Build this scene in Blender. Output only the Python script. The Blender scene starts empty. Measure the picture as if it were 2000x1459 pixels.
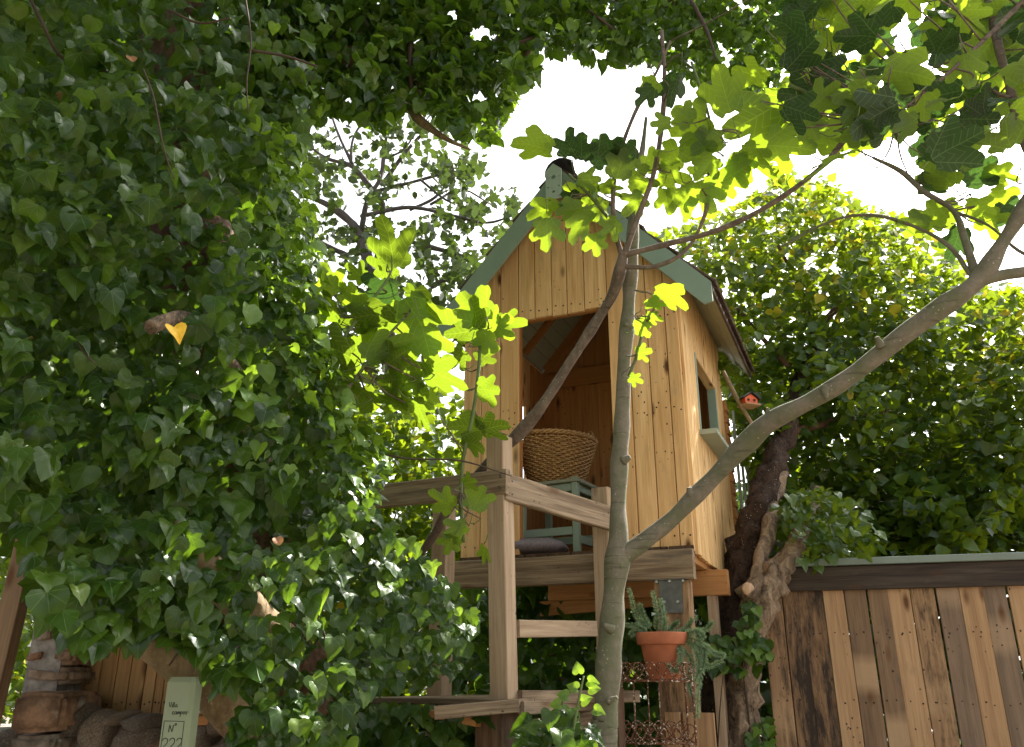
import bpy, bmesh, math, random
import numpy as np
from mathutils import Vector, Matrix, noise as mnoise
R = math.radians
rng = np.random.default_rng(7)
random.seed(7)
# ---------------------------------------------------------------- camera, sky, sun, exposure
scene = bpy.context.scene
COL = scene.collection
PITCH = R(19.86); CP, SP = math.cos(PITCH), math.sin(PITCH); EYE = 1.5; F = 1600.0
cam_d = bpy.data.cameras.new('camera'); cam = bpy.data.objects.new('camera', cam_d); COL.objects.link(cam)
cam_d.sensor_width = 36; cam_d.lens = 36*F/2000; cam_d.clip_end = 500; cam_d.clip_start = .05
cam.location = (0, 0, EYE); cam.rotation_euler = (math.pi/2+PITCH, 0, 0)
scene.camera = cam
SUN_EL, SUN_AZ = R(44), R(45)          # azimuth to the right of +Y (the viewing direction)
world = bpy.data.worlds.new('World'); scene.world = world; world.use_nodes = True
wt = world.node_tree; wt.nodes.clear()
sky = wt.nodes.new('ShaderNodeTexSky'); sky.sky_type = 'NISHITA'; sky.sun_disc = False
sky.sun_elevation = SUN_EL; sky.sun_rotation = SUN_AZ; sky.dust_density = 4.0; sky.air_density = 1.0; sky.ozone_density = 1.0
hs = wt.nodes.new('ShaderNodeHueSaturation'); hs.inputs['Saturation'].default_value = .22
bg = wt.nodes.new('ShaderNodeBackground'); bg.inputs['Strength'].default_value = .10
wo = wt.nodes.new('ShaderNodeOutputWorld')
wt.links.new(sky.outputs[0], hs.inputs['Color']); wt.links.new(hs.outputs[0], bg.inputs[0]); wt.links.new(bg.outputs[0], wo.inputs[0])
sd = bpy.data.lights.new('sun', 'SUN'); sd.energy = 4.5; sd.angle = R(.6); sd.color = (1, .95, .86)
sun = bpy.data.objects.new('sun', sd); COL.objects.link(sun)
sdir = Vector((math.sin(SUN_AZ)*math.cos(SUN_EL), math.cos(SUN_AZ)*math.cos(SUN_EL), math.sin(SUN_EL)))
sun.rotation_euler = sdir.to_track_quat('Z', 'Y').to_euler(); sun.location = (2, 6, 12)
scene.view_settings.view_transform = 'Standard'; scene.view_settings.look = 'None'
scene.view_settings.exposure = 2.12; scene.view_settings.gamma = 1
scene.cycles.max_bounces = 5; scene.cycles.diffuse_bounces = 3; scene.cycles.transmission_bounces = 3
scene.cycles.transparent_max_bounces = 8

def P(px, py, Y):                      # the point of the place seen at that spot of the photograph, Y metres ahead
    xr = (px-1000)/F; yr = (729.5-py)/F
    t = Y/(CP-yr*SP)
    return Vector((xr*t, Y, EYE+t*(SP+yr*CP)))
def Pn(px, py, Y):
    xr = (px-1000)/F; yr = (729.5-py)/F; t = Y/(CP-yr*SP)
    return np.stack([xr*t, Y+0*t, EYE+t*(SP+yr*CP)], -1)

# ---------------------------------------------------------------- tagging
def tag(o, label=None, cat=None, group=None, kind=None):
    if label: o['label'] = label
    if cat: o['category'] = cat
    if group: o['group'] = group
    if kind: o['kind'] = kind
    return o
def empty(name, loc, rz=0, **k):
    o = bpy.data.objects.new(name, None); COL.objects.link(o); o.location = loc; o.rotation_euler = (0, 0, rz)
    o.empty_display_size = .1
    return tag(o, **k)
def basis(root):
    return Matrix.Translation(root.location) @ Matrix.Rotation(root.rotation_euler[2], 4, 'Z')
def link(name, me, parent=None, mat=None, world_to=None):
    o = bpy.data.objects.new(name, me); COL.objects.link(o)
    if mat is not None and not me.materials: me.materials.append(mat)
    if parent is not None: o.parent = parent
    if world_to is not None: o.matrix_basis = basis(world_to).inverted()     # mesh given in world coordinates
    return o

# ---------------------------------------------------------------- node helper
class N:
    def __init__(s, name):
        s.m = bpy.data.materials.new(name); s.m.use_nodes = True; s.t = s.m.node_tree; s.t.nodes.clear()
    def n(s, typ, **k):
        nd = s.t.nodes.new(typ)
        for a, v in k.items(): setattr(nd, a, v)
        return nd
    def set(s, sock, v):
        if isinstance(v, bpy.types.NodeSocket): s.t.links.new(v, sock)
        elif v is not None:
            if hasattr(sock.default_value, '__len__') and not hasattr(v, '__len__'): v = [v]*len(sock.default_value)
            if hasattr(v, '__len__') and len(sock.default_value) == 4 and len(v) == 3: v = (*v, 1)
            sock.default_value = v
    def math(s, op, a, b=None, c=None, clamp=False):
        nd = s.n('ShaderNodeMath', operation=op, use_clamp=clamp)
        for i, v in enumerate((a, b, c)):
            if v is not None: s.set(nd.inputs[i], v)
        return nd.outputs[0]
    def vmath(s, op, a, b=None):
        nd = s.n('ShaderNodeVectorMath', operation=op)
        s.set(nd.inputs[0], a)
        if b is not None: s.set(nd.inputs[1], b)
        return nd.outputs[0]
    def mix(s, f, a, b, mode='MIX'):
        nd = s.n('ShaderNodeMix', data_type='RGBA', blend_type=mode)
        s.set(nd.inputs[0], f); s.set(nd.inputs[6], a); s.set(nd.inputs[7], b)
        return nd.outputs[2]
    def noise(s, v, scale, detail=4, rough=.55, dist=0):
        nd = s.n('ShaderNodeTexNoise'); s.set(nd.inputs['Vector'], v)
        nd.inputs['Scale'].default_value = scale; nd.inputs['Detail'].default_value = detail
        nd.inputs['Roughness'].default_value = rough; nd.inputs['Distortion'].default_value = dist
        return nd.outputs[0]
    def vor(s, v, scale, feature='F1'):
        nd = s.n('ShaderNodeTexVoronoi', feature=feature); s.set(nd.inputs['Vector'], v); nd.inputs['Scale'].default_value = scale
        return nd.outputs[0]
    def ramp(s, f, stops, interp='LINEAR'):
        nd = s.n('ShaderNodeValToRGB'); cr = nd.color_ramp; cr.interpolation = interp
        while len(cr.elements) < len(stops): cr.elements.new(.5)
        for e, (p, c) in zip(cr.elements, stops):
            e.position = p; e.color = (*c, 1) if hasattr(c, '__len__') else (c, c, c, 1)
        s.set(nd.inputs[0], f); return nd.outputs[0]
    def rng(s, v, a, b, c=0, d=1):
        nd = s.n('ShaderNodeMapRange', clamp=True)
        for i, x in enumerate((v, a, b, c, d)): s.set(nd.inputs[i], x)
        return nd.outputs[0]
    def coords(s, rand=True):
        tc = s.n('ShaderNodeTexCoord').outputs['Object']
        oi = s.n('ShaderNodeObjectInfo').outputs['Random']
        if rand:
            cb = s.n('ShaderNodeCombineXYZ')
            s.set(cb.inputs[0], s.math('MULTIPLY', oi, 37.3)); s.set(cb.inputs[1], s.math('MULTIPLY', oi, 91.7)); s.set(cb.inputs[2], s.math('MULTIPLY', oi, 53.1))
            tc = s.vmath('ADD', tc, cb.outputs[0])
        return tc, oi
    def scalev(s, v, sc): return s.vmath('MULTIPLY', v, tuple(sc))
    def bump(s, h, st=.3, dist=.01):
        nd = s.n('ShaderNodeBump'); nd.inputs['Strength'].default_value = st; nd.inputs['Distance'].default_value = dist
        s.set(nd.inputs['Height'], h); return nd.outputs[0]
    def principled(s, col, rough=.6, spec=.4, normal=None, metal=0):
        b = s.n('ShaderNodeBsdfPrincipled'); s.set(b.inputs['Base Color'], col); s.set(b.inputs['Roughness'], rough)
        s.set(b.inputs['Specular IOR Level'], spec); s.set(b.inputs['Metallic'], metal)
        if normal is not None: s.set(b.inputs['Normal'], normal)
        return b.outputs[0]
    def out(s, sh):
        o = s.n('ShaderNodeOutputMaterial'); s.set(o.inputs[0], sh); return s.m

def lerp3(a, b, t): return tuple(a[i]*(1-t)+b[i]*t for i in range(3))
def wood(name, c_light, c_dark, knot=1.0, weather=0.0, w_col=(.10, .09, .075), char=0.0, rough=.72, vary=.35, band=0.0, red=None, grain=1.0):
    m = N(name); v, oi = m.coords()
    g1 = m.noise(m.scalev(v, (26, 26, 1.6)), 1.0, 5, .6, .6)
    g2 = m.noise(m.scalev(v, (120, 120, 3.5)), 1.0, 3, .6)
    big = m.noise(m.scalev(v, (5, 5, 1.1)), 1.0, 3)
    f = m.math('ADD', m.math('MULTIPLY', g1, .62), m.math('MULTIPLY', g2, .38))
    f = m.rng(f, .5-.17/grain, .5+.17/grain)
    col = m.mix(f, c_dark, c_light)
    # plank to plank tone
    tone = m.mix(m.math('MULTIPLY', oi, vary), (1, 1, 1), (.55, .47, .40)); col = m.mix(1.0, col, tone, 'MULTIPLY')
    if red: col = m.mix(m.rng(m.math('FRACT', m.math('MULTIPLY', oi, 7.77)), .45, 1, 0, .55), col, red, 'MIX')
    col = m.mix(m.rng(big, .45, .75, 0, .30), col, lerp3(c_dark, (.05, .03, .01), .25))
    if knot:
        vk = m.vor(m.scalev(v, (9, 9, 3.2)), 1.0)
        k = m.rng(vk, .07, .21, 1, 0)
        col = m.mix(m.math('MULTIPLY', k, .75*knot), col, (.11, .045, .015))
        sp = m.vor(m.scalev(v, (34, 34, 22)), 1.0)
        big2 = m.noise(m.scalev(v, (3, 3, 2.1)), 1.3, 2)
        s2 = m.math('MULTIPLY', m.rng(sp, .10, .17, 1, 0), m.rng(big2, .52, .62))
        col = m.mix(m.math('MULTIPLY', s2, .85*knot), col, (.03, .015, .008))
    if weather:
        w = m.noise(m.scalev(v, (9, 9, 1.8)), 1.0, 6, .65, .4)
        col = m.mix(m.rng(w, .62-weather*.35, .80-weather*.25, 0, .92), col, w_col)
    if char:
        w = m.noise(m.scalev(v, (13, 13, 2.6)), 1.0, 8, .72, .3)
        fine = m.noise(m.scalev(v, (70, 70, 12)), 1.0, 4, .7)
        w = m.math('ADD', m.math('MULTIPLY', w, .75), m.math('MULTIPLY', fine, .25))
        col = m.mix(m.rng(w, .60-char*.22, .72-char*.18, 0, .93), col, (.018, .014, .011))
    if band:
        sx = m.n('ShaderNodeSeparateXYZ'); m.set(sx.inputs[0], v)
        bz = m.math('FRACT', m.math('MULTIPLY', sx.outputs[2], 1.05))
        wob = m.math('MULTIPLY', m.noise(v, 9, 2), .06)
        bz = m.math('ADD', bz, wob)
        bb = m.math('MULTIPLY', m.rng(bz, .08, .15), m.rng(bz, .25, .33, 1, 0))
        col = m.mix(m.math('MULTIPLY', bb, band), col, lerp3(c_light, (.75, .5, .28), .5))
    nrm = m.bump(m.math('ADD', f, m.math('MULTIPLY', g2, .5)), .25, .003)
    return m.out(m.principled(col, rough, .25, nrm))

M = {}
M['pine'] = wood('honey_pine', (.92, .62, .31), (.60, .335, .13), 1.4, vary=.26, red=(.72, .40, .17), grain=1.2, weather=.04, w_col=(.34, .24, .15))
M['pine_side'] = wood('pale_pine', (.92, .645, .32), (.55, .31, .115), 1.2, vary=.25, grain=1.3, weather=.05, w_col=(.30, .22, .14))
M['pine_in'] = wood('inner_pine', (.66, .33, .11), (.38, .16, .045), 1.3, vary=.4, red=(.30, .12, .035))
M['lumber'] = wood('grey_lumber', (.38, .285, .185), (.17, .115, .07), .9, weather=.16, w_col=(.11, .09, .07), vary=.2, grain=1.8)
M['post'] = wood('pale_post_wood', (.52, .39, .26), (.33, .225, .14), .9, vary=.15, weather=.10, w_col=(.20, .155, .11), grain=1.4)
M['joist'] = wood('orange_joist_wood', (.58, .30, .11), (.34, .15, .05), .9, vary=.4)
M['oldlumber'] = wood('dark_old_timber', (.19, .115, .065), (.075, .04, .022), .8, weather=.35, w_col=(.035, .025, .018), vary=.5, grain=1.5)
M['pal_light'] = wood('light_reclaimed_plank', (.54, .345, .185), (.34, .20, .10), 1.3, weather=.05, w_col=(.20, .14, .09), vary=.35, grain=1.3)
M['pal_brown'] = wood('brown_reclaimed_plank', (.31, .20, .115), (.16, .10, .06), 1.1, weather=.2, w_col=(.09, .068, .05), vary=.35, band=.6, grain=1.3)
M['pal_grey'] = wood('greyed_reclaimed_plank', (.28, .195, .13), (.15, .105, .07), 1.3, weather=.25, w_col=(.10, .08, .06), vary=.35, band=.4, grain=1.3)
M['pal_char'] = wood('stained_reclaimed_plank', (.36, .215, .11), (.17, .095, .05), 1.0, weather=.1, char=.92, vary=.2)
M['pal_mid'] = wood('blotched_reclaimed_plank', (.40, .25, .13), (.22, .125, .065), 1.2, weather=.05, char=.55, vary=.2, band=.3, grain=1.2)
M['cap_dark'] = wood('dark_rail_timber', (.075, .055, .04), (.03, .022, .017), .4, weather=.2, w_col=(.11, .085, .065), vary=.1, grain=1.5)
M['gate_wood'] = wood('gate_pine', (.56, .34, .15), (.34, .18, .07), 1.1, vary=.35, grain=1.1)
M['shingle'] = wood('brown_shingle', (.17, .11, .08), (.07, .045, .035), 0, weather=.3, w_col=(.25, .2, .16), vary=.6)

def paint(name, col, rough=.55, wear=.25, wcol=(.3, .22, .14), dirt=.3):
    m = N(name); v, oi = m.coords()
    a = m.noise(m.scalev(v, (7, 7, 4)), 1.5, 6, .65)
    b = m.noise(m.scalev(v, (60, 60, 6)), 1.0, 4, .6)
    c = m.mix(m.rng(a, .45, .8, 0, dirt), col, tuple(x*.6 for x in col))
    w = m.math('ADD', m.math('MULTIPLY', a, .5), m.math('MULTIPLY', b, .5))
    c = m.mix(m.rng(w, .66-wear*.1, .70, 0, wear*2), c, wcol)
    return m.out(m.principled(c, rough, .4, m.bump(b, .15, .002)))
M['green_paint'] = paint('sage_green_paint', (.25, .34, .27), dirt=.2, wear=.06)
M['grey_green'] = paint('grey_green_paint', (.33, .38, .31), dirt=.25, wear=.1)
M['stool_paint'] = paint('stool_green_paint', (.36, .45, .34), wear=.08)
M['ceiling_paint'] = paint('pale_green_boards', (.36, .38, .27), wear=.15)
M['sign_paint'] = paint('sign_post_green', (.28, .33, .21), wear=.10, dirt=.45)
M['cap_green'] = paint('rail_cap_green', (.19, .235, .195), wear=.25, dirt=.6)
M['white_paint'] = paint('white_board_paint', (.72, .70, .68), wear=.1)
M['plate'] = paint('finial_green', (.42, .52, .47), wear=.15)
M['ridge'] = paint('dark_ridge_metal', (.045, .045, .06), .4, .2, (.12, .09, .07))

def simple(name, col, rough=.5, spec=.5, metal=0, bumps=0, var=.2, scale=20):
    m = N(name); v, oi = m.coords(); a = m.noise(v, scale, 5)
    c = m.mix(m.rng(a, .35, .7), tuple(x*(1-var) for x in col), tuple(min(1, x*(1+var)) for x in col))
    return m.out(m.principled(c, rough, spec, m.bump(a, bumps, .004) if bumps else None, metal))
M['steel'] = simple('galvanised_steel', (.16, .16, .15), .45, .5, .8)
M['nail'] = simple('rusty_nail_head', (.02, .013, .01), .7)
M['ink'] = simple('dark_marker_ink', (.025, .03, .02), .8)
M['cushion'] = simple('grey_mauve_cushion_cloth', (.24, .20, .21), .95, .1, bumps=.4, scale=90)
M['terracotta'] = simple('terracotta_clay', (.44, .15, .075), .85, .2, bumps=.2, var=.22, scale=9)
M['soil'] = simple('potting_soil', (.04, .025, .015), .95)
M['orange'] = simple('orange_paint', (.62, .10, .02), .5)
M['dark'] = simple('dark_hole', (.02, .015, .012), .8)
M['wicker'] = simple('golden_wicker', (.50, .285, .105), .5, .4, var=.4, scale=60)
M['mortar'] = simple('grey_mortar', (.30, .27, .24), .95, .2, bumps=1.0, var=.35, scale=30)
M['yellow_leaf'] = simple('yellow_dead_leaf', (.75, .45, .02), .6)
M['dark_cable'] = simple('dark_blue_pole_paint', (.02, .02, .05), .5)
def rust():
    m = N('flaking_rust'); v, oi = m.coords(); a = m.noise(v, 55, 6, .7); b = m.noise(v, 160, 3)
    c = m.mix(m.rng(a, .3, .7), (.075, .028, .015), (.18, .075, .035)); c = m.mix(m.rng(m.math('ADD', m.math('MULTIPLY', a, .6), m.math('MULTIPLY', b, .4)), .54, .58), c, (.62, .56, .45))
    return m.out(m.principled(c, .85, .2, m.bump(a, .6, .003)))
M['rust'] = rust()
def stone():
    m = N('field_stone'); v, oi = m.coords(); a = m.noise(v, 14, 6, .65); b = m.noise(v, 60, 5, .7)
    base = m.ramp(oi, [(0, (.34, .19, .11)), (.3, (.38, .26, .17)), (.55, (.22, .18, .14)), (.8, (.40, .30, .21)), (1, (.32, .16, .09))])
    c = m.mix(m.rng(a, .38, .62), m.mix(.65, base, (.05, .035, .025)), base); c = m.mix(m.rng(m.noise(v, 8, 5, .7), .55, .68, 0, .7), c, (.42, .40, .34))
    return m.out(m.principled(c, .9, .25, m.bump(m.math('ADD', a, b), .8, .012)))
M['stone'] = stone()
def bark(name, c1, c2, moss=None, ring=0, stretch=(18, 18, 5), bs=.6, lichen=.3, dist=.012):
    m = N(name); tc = m.n('ShaderNodeTexCoord').outputs['Object']
    v = m.scalev(tc, stretch)
    a = m.noise(v, 1.0, 7, .65, .5); b = m.noise(tc, 60, 4, .6); l = m.noise(tc, 9, 4, .6)
    c = m.mix(m.rng(a, .35, .65), c2, c1); c = m.mix(m.rng(b, .5, .75, 0, .35), c, tuple(x*1.7 for x in c1))
    if moss: c = m.mix(m.rng(l, .42, .62, 0, .75), c, moss)
    if lichen:
        sp = m.vor(tc, 55); lm = m.noise(tc, 14, 2)
        c = m.mix(m.math('MULTIPLY', m.rng(sp, .12, .2, 1, 0), m.rng(lm, .5, .6, 0, lichen)), c, (.48, .47, .40))
    if ring:
        rz = m.noise(m.scalev(tc, (4, 4, 55)), 1.0, 3, .6); c = m.mix(m.rng(rz, .60, .68, 0, ring), c, tuple(x*.5 for x in c2))
    return m.out(m.principled(c, .85, .25, m.bump(m.math('ADD', a, m.math('MULTIPLY', b, .3)), bs, dist)))
M['fig_bark'] = bark('fig_bark', (.20, .17, .13), (.135, .12, .085), moss=(.11, .12, .06), ring=.6, stretch=(14, 14, 9), bs=.55, dist=.006, lichen=.6)
M['fig_brown'] = bark('fig_brown_bark', (.19, .145, .11), (.09, .065, .05), ring=.6, bs=.5, dist=.006, lichen=.5)
M['ivy_bark'] = bark('ivy_trunk_bark', (.16, .09, .055), (.06, .033, .02), bs=.9)
M['limb_bark'] = bark('tan_limb_bark', (.30, .21, .12), (.13, .085, .045), moss=(.17, .14, .06), bs=.6)
M['moss_bark'] = bark('mossy_dark_bark', (.085, .05, .032), (.022, .014, .011), bs=1.2, stretch=(30, 30, 20), lichen=.8, dist=.025)
M['pale_bark'] = bark('peeled_bark', (.38, .27, .175), (.045, .032, .024), bs=1.2, stretch=(17, 17, 3.5), lichen=.1, dist=.03)
M['far_bark'] = bark('far_branch_bark', (.13, .11, .10), (.07, .06, .055))
M['cut'] = simple('cut_wood_end', (.50, .33, .20), .8, .2, var=.3, scale=40)
M['stem'] = simple('green_stem', (.13, .17, .06), .6, .3)
M['vine'] = simple('brown_vine_stem', (.06, .038, .024), .7, .3)

def leafmat(name, stops, trans, tf=.4, rough=.38, veins=True, vcol=(.16, .24, .07), second=False, spec=.5, vw=.014, under=None):
    m = N(name)
    geo = m.n('ShaderNodeNewGeometry'); oi = m.n('ShaderNodeObjectInfo').outputs['Random']
    r = m.math('FRACT', m.math('ADD', geo.outputs['Random Per Island'], m.math('MULTIPLY', oi, 5.37)))
    r2 = m.math('FRACT', m.math('MULTIPLY', r, 7.31))
    col = m.ramp(r, stops); tcol = m.mix(m.math('MULTIPLY', r2, .6), trans, tuple(x*.45 for x in trans))
    if veins:
        uv = m.n('ShaderNodeUVMap').outputs[0]; sx = m.n('ShaderNodeSeparateXYZ'); m.set(sx.inputs[0], uv); x, y = sx.outputs[0], sx.outputs[1]
        ax = m.math('ABSOLUTE', x); ds = []
        for a in ((90, 52, 10) if second else (90, 48, 8)):
            ca, sa = math.cos(R(a)), math.sin(R(a))
            dot = m.math('ADD', m.math('MULTIPLY', ax, ca), m.math('MULTIPLY', y, sa))
            cr = m.math('ABSOLUTE', m.math('SUBTRACT', m.math('MULTIPLY', y, ca), m.math('MULTIPLY', ax, sa)))
            d = m.math('ADD', cr, m.math('MULTIPLY', m.math('MAXIMUM', m.math('MULTIPLY', dot, -1), 0), 5)); ds.append((d, dot, cr))
        dm = ds[0][0]
        for d in ds[1:]: dm = m.math('MINIMUM', dm, d[0])
        vm = m.rng(dm, vw*.35, vw, 1, 0)
        if second:
            for d, dot, cr in ds:
                fr = m.math('FRACT', m.math('MULTIPLY', m.math('SUBTRACT', dot, m.math('MULTIPLY', cr, .75)), 8.5))
                ln = m.rng(m.math('ABSOLUTE', m.math('SUBTRACT', fr, .5)), .03, .09, .7, 0)
                own = m.math('LESS_THAN', d, m.math('ADD', dm, .0005))
                vm = m.math('MAXIMUM', vm, m.math('MULTIPLY', ln, own))
        mot = m.noise(uv, 5, 3); col = m.mix(m.rng(mot, .4, .8, 0, .35), col, m.mix(1.0, col, (.6, .7, .4), 'MULTIPLY'))
        col = m.mix(m.math('MULTIPLY', vm, .8), col, vcol); tcol = m.mix(m.math('MULTIPLY', vm, .45), tcol, tuple(x*1.5 for x in trans))
        nrm = m.bump(vm, .35, .004)
    else: nrm = None
    if under: col = m.mix(m.math('MULTIPLY', geo.outputs['Backfacing'], .7), col, under)
    b = m.principled(col, rough, spec, nrm)
    t = m.n('ShaderNodeBsdfTranslucent'); m.set(t.inputs[0], tcol)
    ms = m.n('ShaderNodeMixShader'); ms.inputs[0].default_value = tf; m.t.links.new(b, ms.inputs[1]); m.t.links.new(t.outputs[0], ms.inputs[2])
    return m.out(ms.outputs[0])
G = [(0, (.014, .038, .006)), (.45, (.030, .074, .010)), (.75, (.062, .115, .012)), (.9, (.04, .08, .012)), (1, (.11, .17, .018))]
M['ivy'] = leafmat('ivy_leaf', G, (.18, .32, .015), .36, .30, vcol=(.10, .17, .05), spec=.34)
M['ivy_young_lit'] = leafmat('young_and_sunlit_ivy_leaf', [(0, (.10, .20, .03)), (1, (.16, .28, .04))], (.34, .52, .03), .45, .4)  # young leaf colour, also painted as sun dapple on the ivy's right flank
M['fig'] = leafmat('fig_leaf', [(0, (.03, .07, .022)), (.6, (.055, .105, .026)), (1, (.08, .14, .03))], (.34, .48, .018), .46, .5, second=True, vcol=(.22, .30, .10), spec=.35, vw=.012, under=(.10, .17, .06))
M['fig_young'] = leafmat('young_fig_leaf', [(0, (.06, .115, .018)), (1, (.11, .17, .025))], (.21, .31, .015), .5, .5, second=True, vcol=(.3, .36, .10), spec=.3, vw=.011)
M['fig_shade'] = leafmat('shaded_fig_leaf', [(0, (.018, .042, .020)), (1, (.035, .07, .026))], (.07, .15, .02), .3, .45, second=True, vcol=(.12, .17, .08), spec=.4, vw=.012)  # shade from overlapping leaves put into a darker, less translucent leaf colour
M['far_fig'] = leafmat('far_fig_leaf', [(0, (.04, .065, .025)), (1, (.065, .105, .028))], (.10, .16, .02), .25, .5, veins=False)
M['hedge'] = leafmat('climber_leaf', [(0, (.025, .06, .012)), (.55, (.05, .11, .016)), (1, (.10, .17, .02))], (.34, .46, .012), .42, .24, veins=False)
M['hedge_yellow'] = leafmat('yellowing_leaf', [(0, (.34, .34, .02)), (.7, (.5, .42, .02)), (1, (.52, .36, .02))], (.60, .56, .03), .45, .5, veins=False)
M['dark_hedge'] = leafmat('dark_hedge_leaf', [(0, (.02, .045, .014)), (1, (.045, .085, .022))], (.10, .2, .02), .3, .4, veins=False)
M['sedum'] = leafmat('blue_green_needle', [(0, (.17, .28, .17)), (.6, (.28, .40, .24)), (1, (.45, .52, .22))], (.2, .3, .12), .25, .55, veins=False)
M['brown_leaf'] = leafmat('dry_leaf', [(0, (.32, .15, .06)), (1, (.45, .22, .09))], (.4, .18, .05), .4, .6, veins=False)

# ---------------------------------------------------------------- mesh helpers
def newmesh(name, verts, faces, mat=None, smooth=False):
    me = bpy.data.meshes.new(name); me.from_pydata([tuple(v) for v in verts], [], faces); me.update()
    if mat is not None: me.materials.append(mat)
    if smooth: me.polygons.foreach_set('use_smooth', [True]*len(me.polygons))
    return me
def box_mesh(w, t, L, c=.003, s0=0, s1=0, wob=0):
    """board: width X, thickness Y, length Z from 0 to L, chamfered edges; s0/s1 slant the ends across X"""
    hw, ht = w/2, t/2; c = min(c, hw*.4, ht*.4)
    ring = [(-hw+c, -ht), (hw-c, -ht), (hw, -ht+c), (hw, ht-c), (hw-c, ht), (-hw+c, ht), (-hw, ht-c), (-hw, -ht+c)]
    vs = []; n = 8; K = 2 if wob == 0 else 5
    for k in range(K):
        q = k/(K-1)
        ox = random.uniform(-wob, wob) if 0 < k < K-1 else 0; oy = random.uniform(-wob, wob)*.6 if 0 < k < K-1 else 0
        for x, y in ring: vs.append((x+ox, y+oy, (1-q)*(s0*x) + q*(L+s1*x)))
    fs = [tuple(range(n))[::-1], tuple(range((K-1)*n, K*n))]
    for k in range(K-1):
        for i in range(n): j = (i+1) % n; fs.append((k*n+i, k*n+j, (k+1)*n+j, (k+1)*n+i))
    return vs, fs
def frame(A, B, hint):
    A, B, hint = Vector(A), Vector(B), Vector(hint)
    z = (B-A).normalized(); y = (hint - z*hint.dot(z)).normalized(); x = y.cross(z)
    m = Matrix((x, y, z)).transposed().to_4x4(); m.translation = A
    return m
def bar(name, parent, A, B, w, t, mat, hint=(0, 1, 0), c=.003, s0=0, s1=0, wob=0, world_to=None, label=None):
    A, B = Vector(A), Vector(B)
    vs, fs = box_mesh(w, t, (B-A).length, c, s0, s1, wob)
    o = link(name, newmesh(name, vs, fs, mat), parent)
    mm = frame(A, B, hint)
    o.matrix_basis = (basis(world_to).inverted() @ mm) if world_to is not None else mm
    if label: o['label'] = label
    return o
def prism(name, parent, pts, d0, d1, mat, label=None):
    """polygon in the (s,z) plane of the parent, between depths d0 and d1"""
    n = len(pts); vs = [(s, d0, z) for s, z in pts]+[(s, d1, z) for s, z in pts]
    fs = [tuple(range(n)), tuple(range(2*n-1, n-1, -1))]+[(i, i+n, (i+1) % n+n, (i+1) % n) for i in range(n)]
    me = newmesh(name, vs, fs, mat); bm = bmesh.new(); bm.from_mesh(me); bmesh.ops.recalc_face_normals(bm, faces=bm.faces); bm.to_mesh(me); bm.free()
    o = link(name, me, parent)
    if label: o['label'] = label
    return o
def catmull(pts, seg):
    pts = [np.array(p, float) for p in pts]; P_ = [2*pts[0]-pts[1]]+pts+[2*pts[-1]-pts[-2]]; out = []
    for i in range(1, len(P_)-2):
        p0, p1, p2, p3 = P_[i-1:i+3]
        for k in range(seg):
            t = k/seg; out.append(.5*((2*p1)+(-p0+p2)*t+(2*p0-5*p1+4*p2-p3)*t*t+(-p0+3*p1-3*p2+p3)*t**3))
    out.append(P_[-2]); return out
def tube_arrays(pts, seg=6, sides=10, rough=0., cap=True, nscale=6.):
    """pts: (x,y,z,r)"""
    C = catmull(pts, seg); vs = []; fs = []
    up = Vector((0.13, -.3, .9)).normalized(); prev = None; n = len(C)
    for i, c in enumerate(C):
        a = Vector(C[max(0, i-1)][:3]); b = Vector(C[min(n-1, i+1)][:3]); t = (b-a).normalized()
        if prev is None: prev = t.orthogonal().normalized()
        prev = (prev-t*prev.dot(t)).normalized(); q = t.cross(prev); r = max(c[3], .0006)
        for k in range(sides):
            an = 2*math.pi*k/sides; d = prev*math.cos(an)+q*math.sin(an); p = Vector(c[:3])+d*r
            if rough: p += d*r*rough*mnoise.noise(Vector(p)*nscale)*1.6
            vs.append(p)
    for i in range(n-1):
        for k in range(sides):
            j = (k+1) % sides; fs.append((i*sides+k, i*sides+j, (i+1)*sides+j, (i+1)*sides+k))
    if cap:
        fs.append(tuple(range(sides))[::-1]); fs.append(tuple(range((n-1)*sides, n*sides)))
    return vs, fs
def tube(name, pts, mat, parent=None, world_to=None, **k):
    vs, fs = tube_arrays(pts, **k)
    return link(name, newmesh(name, vs, fs, mat, True), parent, world_to=world_to)
def tubes(name, lists, mat, parent=None, world_to=None, **k):
    V, Fc = [], []
    for pts in lists:
        vs, fs = tube_arrays(pts, **k); b = len(V); V += vs; Fc += [tuple(i+b for i in f) for f in fs]
    return link(name, newmesh(name, V, Fc, mat, True), parent, world_to=world_to)
def px_tube(pl):   # (px,py,Y,width_px) -> (x,y,z,r)
    out = []
    for px, py, Y, w in pl:
        p = P(px, py, Y); dist = (p-Vector((0, 0, EYE))).length
        yr = (729.5-py)/F; t = Y/(CP-yr*SP); out.append((*p, w/2/F*t))
    return out

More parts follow.
